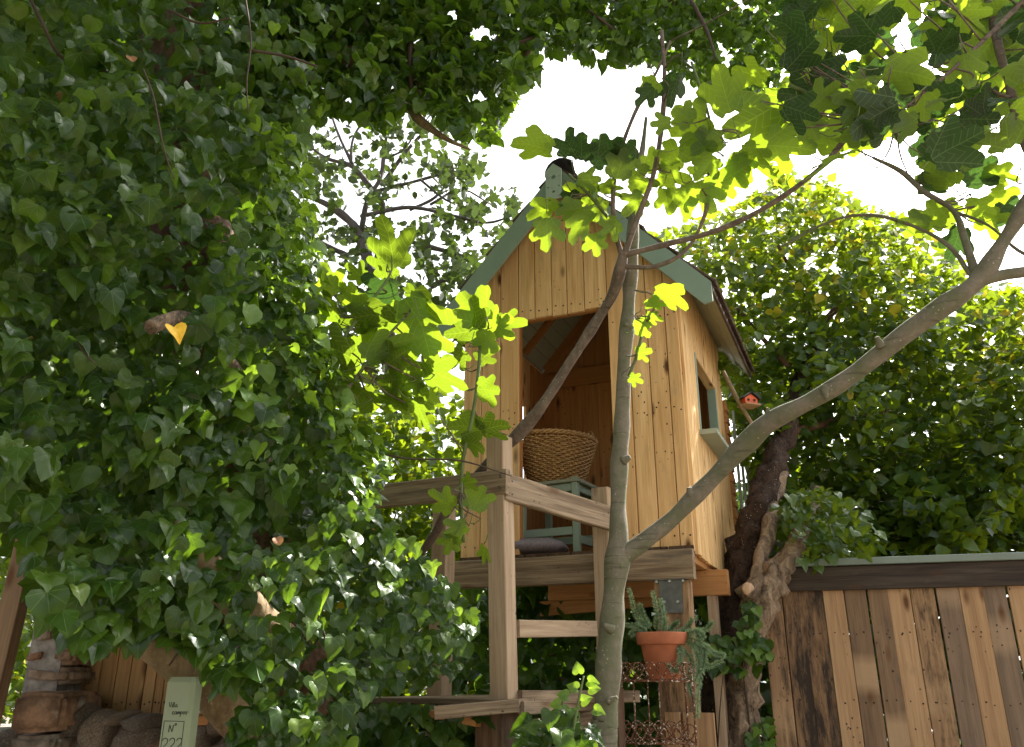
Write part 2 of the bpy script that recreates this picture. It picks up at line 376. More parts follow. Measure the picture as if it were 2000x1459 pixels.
# ---------------------------------------------------------------- leaves
def leaf_shape(outline, fold=.12, curl=.2, wave=.03, centre=(0, .35), inner=.5, seed=0):
    r_ = random.Random(seed); o = [(x, y) for x, y in outline]; n = len(o)
    def z(x, y): return fold*abs(x)*1.0 - curl*(y-.3)**2 - .25*curl*x*x + wave*math.sin(9*x+seed)*math.cos(7*y+seed*2)
    pts = [(x, y) for x, y in o]+[(centre[0]+(x-centre[0])*inner, centre[1]+(y-centre[1])*inner) for x, y in o]+[centre]
    v = np.array([(x, y, z(x, y)) for x, y in pts]); f = []
    for i in range(n):
        j = (i+1) % n; f.append((i, j, n+j, n+i)); f.append((n+i, n+j, 2*n))
    return v, f, v[:, :2].copy()
def mirror(half):   # half outline from tip... given base->tip on +x side
    h = half; return h+[(-x, y) for x, y in reversed(h) if x > 1e-6]
heart = [(0, .02), (.16, -.10), (.36, -.10), (.50, .06), (.50, .28), (.38, .52), (.20, .76), (.07, .93), (0, 1.0)]
lob3 = [(0, .0), (.16, -.12), (.36, -.08), (.46, .10), (.60, .30), (.40, .38), (.26, .50), (.17, .74), (.06, .92), (0, 1.0)]
lob5 = [(0, .0), (.14, -.16), (.34, -.20), (.34, .0), (.58, .10), (.60, .22), (.38, .34), (.26, .48), (.18, .72), (.06, .92), (0, 1.0)]
roundl = [(0, .0), (.2, -.08), (.42, .0), (.54, .22), (.50, .46), (.34, .66), (.14, .78), (0, .84)]
oval = [(0, 0), (.14, .1), (.26, .32), (.26, .55), (.15, .8), (0, 1)]
IVY = [leaf_shape(mirror(heart), .25, .35, .05, seed=1), leaf_shape(mirror(lob3), .18, .45, .05, seed=2), leaf_shape(mirror(roundl), .30, .4, .05, seed=3),
       leaf_shape(mirror(heart), -.16, .3, .06, seed=4), leaf_shape(mirror(lob5), .16, .35, .06, seed=5), leaf_shape(mirror(heart), .5, .6, .04, seed=8)]
def fig_outline(seed, depth=.5, n=52, lobes=5):
    r_ = random.Random(seed); L = [(90, 1.0, 19), (90-50, .90, 18), (90+50, .90, 18)]
    if lobes == 5: L += [(90-103, .58, 18), (90+103, .58, 18)]
    L = [(a+r_.uniform(-5, 5), b*r_.uniform(.9, 1.08), w*r_.uniform(.9, 1.15)) for a, b, w in L]
    out = []
    for i in range(n):
        th = -90+360*(i+.5)/n; base = .30 if abs((th+90+180) % 360-180) > 25 else .20
        r = base
        for a, b, w in L:
            d = abs((th-a+180) % 360-180); g = math.exp(-(d/(w*1.05))**4*.9)
            r = max(r, base+(.70*b-base)*g*1.0) if g > .02 else r
        r = (r*depth*2.4+.52*(1-depth))/(depth*2.4+1-depth)
        r *= 1+.025*math.sin(i*2.9+seed)+r_.uniform(-.015, .015)
        out.append((r*math.cos(R(th)), .33+r*math.sin(R(th))*1.0))
    return out
FIG = [leaf_shape(fig_outline(s, d, lobes=l), f, c, w, (0, .33), .55, seed=s) for s, d, l, f, c, w in
       ((1, 1.0, 5, .10, .25, .035), (2, .85, 5, .2, .35, .05), (3, 1.0, 3, .05, .2, .04), (4, .6, 5, .15, .45, .05), (5, .9, 3, .3, .5, .03))]
SMALL = [leaf_shape(mirror([(0, 0), (.34, .02), (.36, .38), (.12, .8), (0, 1)]), .2, .3, 0, (0, .3), .5, seed=3)]
def tiny(outline, fold):
    n = len(outline); v = [(x, y, fold*abs(x)) for x, y in outline]; f = [tuple(range(n//2+1)), tuple([0]+list(range(n//2, n)))]
    v = np.array(v); return v, f, v[:, :2].copy()
TINY = [tiny([(0, 0), (.4, .1), (.42, .42), (0, 1), (-.42, .42), (-.4, .1)], .25), tiny([(0, 0), (.3, .25), (.3, .6), (0, 1), (-.3, .6), (-.3, .25)], .2)]
FARFIG = [tiny([(0, 0), (.36, .15), (.22, .35), (.5, .6), (.2, .6), (0, 1.05), (-.2, .6), (-.5, .6), (-.22, .35), (-.36, .15)], .15), TINY[1]]
FARFIG = [(FARFIG[0][0], [tuple(range(10))], FARFIG[0][2]), FARFIG[1]]
def leaf_mesh(name, sh, mat):
    v, f, uv = sh; me = newmesh(name, v, f, mat, True); ul = me.uv_layers.new(name='UVMap')
    vi = np.zeros(len(me.loops), 'i'); me.loops.foreach_get('vertex_index', vi); ul.data.foreach_set('uv', uv[vi].astype('f').ravel()); return me
def norm(a): return a/np.maximum(np.linalg.norm(a, axis=-1, keepdims=True), 1e-9)
def orient(pos, n, tip):
    n = norm(n); t = norm(tip-n*np.sum(tip*n, -1, keepdims=True)); b = np.cross(t, n); return b, t, n
def join_leaves(name, shapes, mats, pos, b, t, n, size, var, mi=None, parent=None, root=None):
    VV, LV, LT, UV, MI = [], [], [], [], []; base = 0
    for k, (v, f, uv) in enumerate(shapes):
        idx = np.where(var == k)[0]
        if not len(idx): continue
        s = size[idx][:, None, None]
        W = pos[idx][:, None, :]+s*(v[None, :, 0:1]*b[idx][:, None, :]+v[None, :, 1:2]*t[idx][:, None, :]+v[None, :, 2:3]*n[idx][:, None, :])
        loops = np.concatenate([np.array(x) for x in f]); tot = np.array([len(x) for x in f])
        off = base+np.arange(len(idx))*len(v)
        VV.append(W.reshape(-1, 3)); LV.append((loops[None, :]+off[:, None]).ravel()); LT.append(np.tile(tot, len(idx)))
        UV.append(np.tile(uv[loops], (len(idx), 1))); base += len(idx)*len(v)
        MI.append(np.repeat(mi[idx] if mi is not None else np.zeros(len(idx), 'i'), len(f)))
    V = np.concatenate(VV); L = np.concatenate(LV); T = np.concatenate(LT); U = np.concatenate(UV); MIx = np.concatenate(MI)
    me = bpy.data.meshes.new(name); me.vertices.add(len(V)); me.vertices.foreach_set('co', V.astype('f').ravel())
    me.loops.add(len(L)); me.loops.foreach_set('vertex_index', L.astype('i'))
    me.polygons.add(len(T)); me.polygons.foreach_set('loop_start', np.concatenate([[0], np.cumsum(T)[:-1]]).astype('i'))
    try: me.polygons.foreach_set('loop_total', T.astype('i'))
    except Exception: pass
    for m_ in mats: me.materials.append(m_)
    me.polygons.foreach_set('material_index', MIx.astype('i')); me.polygons.foreach_set('use_smooth', np.ones(len(T), bool))
    ul = me.uv_layers.new(name='UVMap'); ul.data.foreach_set('uv', U.astype('f').ravel()); me.update(calc_edges=True); me.validate()
    o = link(name, me, parent, world_to=root); tag(o, kind='stuff'); return o
def scatter(root, shapes, mats, pos, nrm, tip, size, var, mi, nparts, score, part='leaf', mass='foliage', parent=None):
    """the largest in view become leaf parts of their plant, the rest one mass"""
    b, t, n = orient(pos, nrm, tip); order = np.argsort(-score); A = order[:nparts]; B = order[nparts:]
    inv = basis(root).inverted(); ms = {}
    for i in A:
        k = (int(var[i]), int(mi[i]))
        if k not in ms: ms[k] = leaf_mesh(part, shapes[k[0]], mats[k[1]])
        o = bpy.data.objects.new(part, ms[k]); COL.objects.link(o); o.parent = parent or root
        s = float(size[i]); mm = Matrix(((b[i][0]*s, t[i][0]*s, n[i][0]*s, pos[i][0]), (b[i][1]*s, t[i][1]*s, n[i][1]*s, pos[i][1]), (b[i][2]*s, t[i][2]*s, n[i][2]*s, pos[i][2]), (0, 0, 0, 1)))
        o.matrix_basis = inv @ mm
    if len(B): join_leaves(mass, shapes, mats, pos[B], b[B], t[B], n[B], size[B], var[B], mi[B], parent or root, root)
def inpoly(x, y, poly):
    c = np.zeros(len(x), bool); n = len(poly); j = n-1
    for i in range(n):
        xi, yi = poly[i]; xj, yj = poly[j]
        if yi != yj: c ^= ((yi > y) != (yj > y)) & (x < (xj-xi)*(y-yi)/(yj-yi)+xi)
        j = i
    return c
def sample(poly, n, cell=0):
    poly = [(float(a), float(b)) for a, b in poly]; xs = [p[0] for p in poly]; ys = [p[1] for p in poly]; X, Y = [], []
    got = 0
    while got < n:
        x = rng.uniform(min(xs), max(xs), n*2); y = rng.uniform(min(ys), max(ys), n*2); k = inpoly(x, y, poly)
        X.append(x[k]); Y.append(y[k]); got += k.sum()
    return np.concatenate(X)[:n], np.concatenate(Y)[:n]
def fbm(x, y, s, seed=0):
    return np.array([mnoise.noise(Vector((a/s+seed*17.1, b/s-seed*9.3, seed*3.7))) for a, b in zip(x, y)])
def tocam(pos): return norm(np.array([0, 0, EYE])-pos)
def rnd(n): return norm(rng.normal(size=(n, 3)))
UP = np.array([0, 0, 1.])

# ================================================================ SETTING
def ground_mat():
    m = N('gravel_earth'); tc = m.n('ShaderNodeTexCoord').outputs['Object']; a = m.noise(tc, 1.2, 5); b = m.noise(tc, 45, 4, .7)
    c = m.mix(a, (.17, .14, .10), (.27, .23, .17)); c = m.mix(m.rng(b, .4, .65), (.13, .105, .075), c)
    return m.out(m.principled(c, .95, .2, m.bump(b, .6, .02)))
gv = []; gf = []; n = 60
for i in range(n+1):
    for j in range(n+1):
        x = (i/n*2-1); y = (j/n*2-1); X = math.copysign(abs(x)**2.5*200, x); Y = math.copysign(abs(y)**2.5*200, y)
        gv.append((X, Y, -.02+.02*mnoise.noise(Vector((X*.8, Y*.8, 0)))))
for i in range(n):
    for j in range(n): a = i*(n+1)+j; gf.append((a, a+n+1, a+n+2, a+1))
g = link('ground', newmesh('ground', gv, gf, ground_mat(), True)); tag(g, kind='structure', label='pale gravel and earth garden ground')

# ================================================================ PLAYHOUSE
LX, LY = -.307, 5.0; HRZ = -R(23)
house = empty('playhouse', (LX, LY, 0), HRZ, label='raised honey pine playhouse with a green gabled roof edge and open doorway', cat='playhouse')
HB = basis(house)
def H(s, d, z): return HB @ Vector((s, d, z))
def toH(p): return HB.inverted() @ Vector(p)
FW, FD = 1.402, 1.43; SC = .715; ZB = 2.105; ZAP = 4.56; SL = 1.1
def rooft(s): return ZAP-SL*abs(s-SC)
gap = .005
def wplank(a, b, z0, z1=None, d=0, t=.022, mat='pine', parent=house):
    """vertical plank in a wall parallel to the front, cut to the roof slope when z1 is None"""
    mid = (a+b)/2; sl = 0
    if z1 is None:
        z1 = rooft(mid)-.012; sl = -SL if mid > SC else SL
        if a < SC < b: sl = 0; z1 = rooft(a)-.012
    z0 += random.uniform(-.008, .008) if z1-z0 > 1 else 0
    return bar('plank', parent, (mid, d, z0), (mid, d, z1), b-a-gap, t, M[mat], hint=(0, 1, 0), s1=sl, c=.003)
fronts = [0, .129, .257, .383]
for a, b in zip(fronts, fronts[1:]): wplank(a, b, ZB)
over = [.383, .497, .613, .715, .83, .975]
for a, b in zip(over, over[1:]): wplank(a, b, 3.605+.006*math.sin(a*40))
fr = [.975, 1.10, 1.215, 1.325, 1.402]
for a, b in zip(fr, fr[1:]): wplank(a, b, ZB)
bar('lintel', house, (.36, .035, 3.64), (1.0, .035, 3.64), .07, .04, M['pine_in'], hint=(0, 1, 0))
for s in (.36, 1.0): bar('door_stud', house, (s, .036, ZB), (s, .036, 3.60), .045, .045, M['pine_in'])
# side walls: vertical planks along d
def splank(s, a, b, z0, z1, mat='pine_side', t=.022):
    bar('plank', house, (s, (a+b)/2, z0), (s, (a+b)/2, z1), b-a-gap, t, M[mat], hint=(1, 0, 0))
sr = FW-.0
ZTR = rooft(FW)-.0; ZTL = rooft(0)
for a, b in ((0.013, .10), (.10, .20), (.20, .29), (.29, .372)): splank(sr+.004, a, b, ZB-.03+.01*math.sin(a*60), ZTR)
for a, b in ((.374, .50), (.50, .62), (.62, .74), (.74, .86), (.86, .98), (.98, 1.108)):
    splank(sr+.004, a, b, ZB-.04+.01*math.sin(a*50), 2.845); splank(sr+.004, a, b, 3.37, ZTR)
for a, b in ((1.11, 1.22), (1.22, 1.33), (1.33, 1.43)): splank(sr+.004, a, b, ZB-.06+.01*math.sin(a*60), ZTR)
for a, b in ((.013, .13), (.13, .25), (.25, .37), (.37, .49), (.49, .60), (.60, .70)): splank(0, a, b, ZB, ZTL, 'pine')
for a, b in ((.70, .81), (.81, .92), (.92, 1.03)): splank(0, a, b, ZB, 2.62, 'pine'); splank(0, a, b, 3.38, ZTL, 'pine')
for a, b in ((1.03, 1.14), (1.14, 1.28), (1.28, 1.43)): splank(0, a, b, ZB, ZTL, 'pine')
# inner lining seen through the doorway
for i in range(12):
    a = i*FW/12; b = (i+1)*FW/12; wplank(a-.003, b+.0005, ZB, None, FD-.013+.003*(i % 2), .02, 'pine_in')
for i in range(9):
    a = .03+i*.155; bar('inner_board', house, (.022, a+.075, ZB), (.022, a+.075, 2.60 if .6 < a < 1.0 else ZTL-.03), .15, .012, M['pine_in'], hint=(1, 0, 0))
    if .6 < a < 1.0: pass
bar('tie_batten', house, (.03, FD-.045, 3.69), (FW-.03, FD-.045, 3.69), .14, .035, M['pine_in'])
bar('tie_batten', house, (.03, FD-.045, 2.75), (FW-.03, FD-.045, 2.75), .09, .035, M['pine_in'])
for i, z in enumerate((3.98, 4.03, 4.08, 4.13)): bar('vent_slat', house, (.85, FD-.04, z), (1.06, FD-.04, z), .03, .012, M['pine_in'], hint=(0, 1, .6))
# window on the right wall
win = bar('window_frame', house, (sr-.01, .385, 2.85), (sr-.01, .385, 3.37), .03, .06, M['green_paint'], hint=(1, 0, 0)); win.name = 'window'
def sub(parent, name, A, B, w, t, mat, hint):
    o = bar(name, parent, A, B, w, t, mat, hint=hint); o.matrix_basis = parent.matrix_basis.inverted() @ o.matrix_basis; return o
sub(win, 'window_frame', (sr-.01, 1.095, 2.85), (sr-.01, 1.095, 3.37), .03, .06, M['green_paint'], (1, 0, 0))
sub(win, 'window_frame', (sr-.01, .40, 3.36), (sr-.01, 1.08, 3.36), .06, .02, M['pine_side'], (0, 0, 1))
sub(win, 'sill', (sr+.045, .33, 2.842), (sr+.045, 1.13, 2.842), .15, .03, M['grey_green'], (0, 0, 1))
# roof
roof = bpy.data.objects.new('roof', None); COL.objects.link(roof); roof.parent = house
D0, D1 = -.125, 1.56; ang = math.atan(SL); ca, sa = math.cos(ang), math.sin(ang)
for side, smax in ((-1, .855), (1, .90)):
    Ls = smax/ca; nb = int(Ls/.105)
    for k in range(nb):
        q = (k+.5)*Ls/nb; s = SC+side*q*ca; z = ZAP+.012-q*sa
        bar('ceiling_board', roof, (s, D0+.03, z), (s, D1, z), Ls/nb-.003, .014, M['ceiling_paint'], hint=(side*sa, 0, ca))
    for d in (.45, .95):
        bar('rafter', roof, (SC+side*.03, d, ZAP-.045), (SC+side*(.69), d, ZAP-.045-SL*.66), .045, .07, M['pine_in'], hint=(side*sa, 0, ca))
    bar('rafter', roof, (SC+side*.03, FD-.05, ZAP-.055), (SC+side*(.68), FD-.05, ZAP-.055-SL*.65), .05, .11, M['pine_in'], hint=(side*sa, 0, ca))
    nc = 9
    for k in range(nc):
        q = (k+.5)*Ls/nc; ncol = 14
        for j in range(ncol):
            d = D0-.01+(j+.5+(k % 2)*.25)*(D1-D0+.0)/ncol
            s = SC+side*q*ca; z = ZAP+.012-q*sa
            A = Vector((s, d, z))+Vector((side*sa, 0, ca))*.022-Vector((side*ca, 0, -sa))*(Ls/nc*.6); B = A+Vector((side*ca, 0, -sa))*(Ls/nc*1.22)+Vector((side*sa, 0, ca))*.018
            bar('shingle', roof, A, B, (D1-D0)/ncol-.012+random.uniform(-.01, .004), .014, M['shingle'], hint=(side*sa, 0, ca), c=.002)
    # eave edge lath, ragged
    se = SC+side*(smax+.006); ze = ZAP+.02-SL*(smax+.006)
    bar('eave_lath', roof, (se, D0+.02, ze), (se, D1, ze), .035, .015, M['shingle'], hint=(1, 0, 0), wob=.004)
# barge boards
bt = .185
apz = 4.60; DB = -.135
def barge(side, smax):
    s1 = SC+side*smax; pts = [(SC+side*.001, apz), (s1, apz-SL*smax), (s1, apz-SL*smax-.12), (s1-side*.05, apz-SL*smax-bt+.055), (SC+side*.001, apz-bt)]
    return prism('barge_board', roof, pts, DB, DB+.022, M['green_paint'])
barge(-1, .85); barge(1, .915)
# ridge cap and perforated finial
RC = .105; vs, fs = [], []; K = 9
for d in (-.10, 1.70):
    for k in range(K):
        a = math.pi*(k/(K-1))*1.1-.05*math.pi; vs.append((SC+RC*math.cos(a), d, 4.59+RC*math.sin(a)))
for d in (-.10, 1.70):
    for k in range(K):
        a = math.pi*(k/(K-1))*1.1-.05*math.pi; vs.append((SC+(RC-.007)*math.cos(a), d, 4.59+(RC-.007)*math.sin(a)))
for k in range(K-1):
    fs += [(k, k+1, K+k+1, K+k), (2*K+k, 3*K+k, 3*K+k+1, 2*K+k+1), (k, 2*K+k, 2*K+k+1, k+1), (K+k, K+k+1, 3*K+k+1, 3*K+k)]
link('ridge_cap', newmesh('ridge_cap', vs, fs, M['ridge']), roof)
def plate_with_holes():
    bm = bmesh.new(); y0 = -.165
    def pt(x, z, d): return bm.verts.new((x, d, z))
    cells = {(0, 2): .006, (2, 2): .006, (1, 1): .01, (0, 0): .005, (2, 0): .005, (0, 4): .004, (2, 4): .004}
    cw = .036; x0 = SC-1.5*cw-.02; z0 = 4.35
    for i in range(3):
        for j in range(6):
            cx = x0+(i+.5)*cw; cz = z0+(j+.5)*cw; r = cells.get((i, j), 0); h = cw/2
            if j == 4 and i == 1: r = .0165
            sq = [(-h, -h), (0, -h), (h, -h), (h, 0), (h, h), (0, h), (-h, h), (-h, 0)]
            for d in (y0, y0+.012):
                o = [pt(cx+a, cz+b, d) for a, b in sq]
                if r:
                    c = [pt(cx+r*math.cos(math.atan2(b, a)), cz+r*math.sin(math.atan2(b, a)), d) for a, b in sq]
                    for k in range(8): bm.faces.new((o[k], o[(k+1) % 8], c[(k+1) % 8], c[k]))
                else: bm.faces.new(o)
            if r:
                for k in range(8):
                    a, b = sq[k]; a2, b2 = sq[(k+1) % 8]; t1 = math.atan2(b, a); t2 = math.atan2(b2, a2)
                    bm.faces.new([pt(cx+r*math.cos(t), cz+r*math.sin(t), d) for t, d in ((t1, y0), (t2, y0), (t2, y0+.012), (t1, y0+.012))])
    # pointed top
    zt = z0+6*cw
    for d in (y0, y0+.012): bm.faces.new([pt(x0, zt, d), pt(x0+3*cw, zt, d), pt(x0+1.5*cw, zt+.05, d)])
    X = [x0, x0+3*cw]
    for x in X: bm.faces.new([pt(x, z0, y0), pt(x, zt, y0), pt(x, zt, y0+.012), pt(x, z0, y0+.012)])
    bm.faces.new([pt(X[0], z0, y0), pt(X[1], z0, y0), pt(X[1], z0, y0+.012), pt(X[0], z0, y0+.012)])
    bmesh.ops.remove_doubles(bm, verts=bm.verts, dist=1e-5); bmesh.ops.recalc_face_normals(bm, faces=bm.faces)
    me = bpy.data.meshes.new('finial'); bm.to_mesh(me); bm.free(); me.materials.append(M['plate']); return me
link('ridge_finial', plate_with_holes(), roof)['label'] = 'pale green perforated plate at the roof peak'
# floor, beams, joists
for i in range(10): bar('floor_board', house, (i*.14+.07, -.02, 2.115), (i*.14+.07, FD-.03, 2.115), .135, .024, M['oldlumber'], hint=(0, 0, 1))
bar('deck_beam', house, (-.05, -.085, 2.02), (1.405, -.085, 2.02), .155, .07, M['lumber'], hint=(0, 1, 0), c=.006, wob=.003)
bar('deck_beam', house, (.42, .40, 1.965), (1.50, .40, 1.965), .14, .08, M['joist'], hint=(0, 1, 0))
bar('deck_beam', house, (.10, 1.35, 1.965), (1.45, 1.35, 1.965), .14, .08, M['joist'], hint=(0, 1, 0))
for s in (.16, .60, 1.04, 1.36): bar('joist', house, (s, -.045, 2.07), (s, FD, 2.07), .06, .065, M['joist'], hint=(0, 0, 1))
bar('brace_board', house, (.30, .55, 1.86), (1.10, .50, 1.90), .09, .03, M['joist'])
sp = bar('support_post', house, (1.275, -.03, 0), (1.275, -.03, 1.94), .185, .11, M['pal_mid'], hint=(0, 1, 0), c=.006, wob=.003)
def hbar(name, *a, **k): return bar(name, house, *a, **k)
hbar('support_post', (.13, 1.28, 0), (.13, 1.28, 1.9), .10, .10, M['oldlumber'])
hbar('support_post', (1.30, 1.28, 0), (1.30, 1.28, 1.9), .14, .10, M['joist'])
hbar('support_post', (.55, 1.28, 0), (.55, 1.28, 1.9), .10, .10, M['joist'])
hbar('support_post', (1.40, .42, 0), (1.40, .42, 1.9), .05, .09, M['post'])
br = bmesh.new()
for pos_, sz in (((0, -.062, 1.86), (.12, .006, .17)), ((0, -.062, 1.945), (.19, .05, .006))):
    bmesh.ops.create_cube(br, size=1, matrix=Matrix.Translation(pos_) @ Matrix.Diagonal((*sz, 1)))
me = bpy.data.meshes.new('bracket'); br.to_mesh(me); br.free(); me.materials.append(M['steel']); bk = link('bracket', me, sp)
br = bmesh.new()
for x, z in ((-.035, 1.83), (.035, 1.83), (-.07, 1.935), (0, 1.935), (.07, 1.935)):
    bmesh.ops.create_cone(br, segments=8, radius1=.010, radius2=.007, depth=.012, cap_ends=True, matrix=Matrix.Translation((x, -.073, z-.0)) @ Matrix.Rotation(R(90), 4, 'X'))
me = bpy.data.meshes.new('bolt'); br.to_mesh(me); br.free(); me.materials.append(simple('zinc_bolt', (.5, .5, .48), .35, .5, .9)); link('bolt', me, sp)
for x in (-.05, .04, .115): hbar('cladding_board', (1.30+x*1.0, -.115, 0), (1.30+x*1.0, -.115, 1.30), .078, .02, M['pal_light'])
# horizontal cladding on the rear corner
for k in range(15):
    z = 2.10+k*.088; bar('clapboard', house, (sr+.02, FD+.004, z), (sr+.02, FD+.13, z), .082, .03, M['joist'], hint=(1, 0, .12))
for k in range(4): bar('clapboard', house, (sr+.06+k*.02, FD+.16+k*.10, 2.0), (sr+.06+k*.02, FD+.16+k*.10, 3.32-.17*k), .09, .02, M['grey_green'], hint=(1, .1, 0))
# knots of nails on the planks
def nails(parent, pts, r, root_b=None, hintn=(0, -1, 0)):
    bm = bmesh.new(); q = Vector((0, 0, 1)).rotation_difference(Vector(hintn)).to_matrix().to_4x4()
    for p in pts: bmesh.ops.create_cone(bm, segments=6, radius1=r*random.uniform(.8, 1.25), radius2=r*.6, depth=.004, cap_ends=True, matrix=Matrix.Translation(p) @ q)
    me = bpy.data.meshes.new('nails'); bm.to_mesh(me); bm.free(); me.materials.append(M['nail']); o = link('nails', me, parent); tag(o, kind='stuff'); return o
pts = []
for a, b in list(zip(fronts, fronts[1:]))+list(zip(fr, fr[1:])):
    for z in (2.2, 2.9, 3.5):
        for f_ in (.25, .75): pts.append((a+(b-a)*f_, -.0125, z+random.uniform(-.02, .02)))
for a, b in zip(over, over[1:]):
    for f_ in (.25, .75): pts.append((a+(b-a)*f_, -.0125, 3.66+random.uniform(-.01, .01)))
nails(house, pts, .0055)

# ---------------------------------------------------------------- stool, basket, cushion
st = empty('stool', H(.47, .50, 2.128), HRZ+R(-6), label='sage green wooden stool under the wicker basket in the playhouse doorway', cat='stool')
hw = .19
for x in (-1, 1):
    for y in (-1, 1): bar('leg', st, (x*hw, y*hw, 0), (x*(hw-.005), y*(hw-.005), .50 if (x, y) == (1, -1) else .465), .04, .04, M['stool_paint'])
for k in range(4): bar('seat_slat', st, (-hw-.03, -.165+k*.11, .478), (hw+.03, -.165+k*.11, .478), .105, .02, M['ceiling_paint'], hint=(0, 0, 1))
for y in (-1, 1):
    bar('stretcher', st, (-hw, y*hw, .17), (hw, y*hw, .17), .05, .02, M['stool_paint'], hint=(0, 1, 0)); bar('apron', st, (-hw, y*(hw-.006), .44), (hw, y*(hw-.006), .44), .05, .02, M['stool_paint'], hint=(0, 1, 0))
for x in (-1, 1):
    bar('stretcher', st, (x*hw, -hw, .12), (x*hw, hw, .12), .05, .02, M['stool_paint'], hint=(1, 0, 0)); bar('apron', st, (x*(hw-.006), -hw, .44), (x*(hw-.006), hw, .44), .05, .02, M['stool_paint'], hint=(1, 0, 0))
bk_ = empty('wicker_basket', H(.45, .47, 2.128+.490), 0, label='big golden wicker laundry basket with loop handles on the green stool', cat='basket')
def prof(h):   # radius scale at height 0..1
    return .145+.105*h**.85
BH = .31; NS = 44; V, Fc = [], []
for row in range(22):
    pts = []; z = .012+row*(BH-.03)/22
    for k in range(NS*2):
        a = 2*math.pi*k/(NS*2); r = prof(z/BH)+(.011 if (k//2+row) % 2 == 0 else -.004)
        pts.append((r*1.12*math.cos(a), r*.88*math.sin(a), z+.0015*math.sin(k*3.1+row)))
    b0 = len(V); m_ = len(pts)
    for k, p in enumerate(pts):
        rad = Vector((p[0], p[1], 0)).normalized()
        for dx, dz in ((.006, 0), (0, .0066), (-.006, 0), (0, -.0066)): V.append(Vector(p)+rad*dx+Vector((0, 0, dz)))
    for k in range(m_):
        j = (k+1) % m_
        for q in range(4): w = (q+1) % 4; Fc.append((b0+k*4+q, b0+j*4+q, b0+j*4+w, b0+k*4+w))
o = link('weave', newmesh('weave', V, Fc, M['wicker'], True), bk_); tag(o, kind='stuff')
stk = []
for k in range(NS):
    a = 2*math.pi*(k+.25)/NS; stk.append([(prof(h)*1.12*math.cos(a), prof(h)*.88*math.sin(a), h*BH, .0045) for h in (0, .3, .6, 1)])
tag(tubes('stake', stk, M['wicker'], bk_, seg=2, sides=5), kind='stuff')
rim = []
for tw in range(3):
    for side in (0,):
        rim.append([(1.12*(prof(1)+.009*math.cos(14*a+tw*2.1))*math.cos(a), .88*(prof(1)+.009*math.cos(14*a+tw*2.1))*math.sin(a), BH-.002+.010*math.sin(14*a+tw*2.1), .008) for a in [2*math.pi*i/84 for i in range(85)]])
tubes('rim', rim, M['wicker'], bk_, seg=1, sides=6)
bm = bmesh.new(); bmesh.ops.create_cone(bm, segments=32, radius1=.145, radius2=.15, depth=.012, cap_ends=True, matrix=Matrix.Diagonal((1.12, .88, 1, 1)) @ Matrix.Translation((0, 0, .008)))
me = bpy.data.meshes.new('base'); bm.to_mesh(me); bm.free(); me.materials.append(M['wicker']); link('base', me, bk_)
for sgn in (-1, 1):
    pts = []
    for tw in (0, 2.1):
        pts.append([(sgn*(1.12*prof(1)-.01)+.007*math.cos(i*1.1+tw)*1, (-.065+.13*i/12)+.0, BH+.085*math.sin(math.pi*i/12)+.007*math.sin(i*1.1+tw), .008) for i in range(13)])
    tubes('handle', pts, M['wicker'], bk_, seg=3, sides=6)
bk_.rotation_euler[2] = R(28)
cu = bmesh.new(); bmesh.ops.create_icosphere(cu, subdivisions=4, radius=1)
for v in cu.verts:
    x, y, z = v.co; e = 2.6; sx = math.copysign(abs(x)**.6, x); sy = math.copysign(abs(y)**.6, y)
    v.co = Vector((sx*.19, sy*.19, z*.055*(1-.25*max(abs(sx), abs(sy))**4)+.006*mnoise.noise(Vector((x*3, y*3, z)))))
me = bpy.data.meshes.new('cushion'); cu.to_mesh(me); cu.free(); me.materials.append(M['cushion']); me.polygons.foreach_set('use_smooth', [True]*len(me.polygons))
cs = link('cushion', me); cs.location = H(.42, .17, 2.183); cs.rotation_euler = (0, 0, HRZ+R(10)); tag(cs, 'grey mauve floor cushion below the stool in the playhouse', 'cushion')

# ---------------------------------------------------------------- landing and stair rail
land = empty('stair_landing', (-.05, 3.7, 0), -R(31), label='weathered timber stair landing with handrails in front of the playhouse', cat='landing')
LB = basis(land)
def toL(p): return LB.inverted() @ Vector(p)
def wl(name, A, B, w, t, mat, hint=(0, 1, 0), **k):
    o = bar(name, land, A, B, w, t, mat, hint=hint, world_to=land, **k); return o
u1 = Vector((.857, -.515, 0)); v1 = Vector((.515, .857, 0))
A0 = Vector((-.045, 3.72, 0)); A1 = P(975, 855, 3.7)
wl('newel_post', (A0.x+.012, A0.y, 1.385), (A1.x, A1.y, A1.z), .09, .09, M['post'], hint=v1, c=.004, wob=.001, label='tall pale corner newel post at the front')
Bb = P(1177, 955, 4.40); wl('newel_post', (Bb.x+.0, Bb.y, .0), Bb, .095, .095, M['post'], hint=v1, c=.004)
Cc = P(868, 992, 4.35); wl('newel_post', (Cc.x, Cc.y, 0), Cc, .09, .09, M['post'], hint=v1)
ra = P(982, 950, 3.66); rb = P(1196, 1014, 4.34)
off = Vector((.06, -.03, 0))
wl('handrail', ra, rb, .125, .038, M['lumber'], hint=(rb-ra).cross(Vector((0, 0, 1))), c=.005, wob=.002)
rc = P(992, 941, 3.645); rd = rc+(-u1)*.95; rd.z = rc.z+.01
wl('handrail', rc, rd, .115, .038, M['lumber'], hint=v1, c=.005, wob=.002)
wl('rung', P(1008, 1228, 3.79), P(1160, 1228, 4.33), .075, .04, M['post'], hint=(.85, -.5, 0))
wl('rung', P(1008, 1425, 3.79), P(1160, 1405, 4.33), .075, .04, M['lumber'], hint=(.85, -.5, 0))
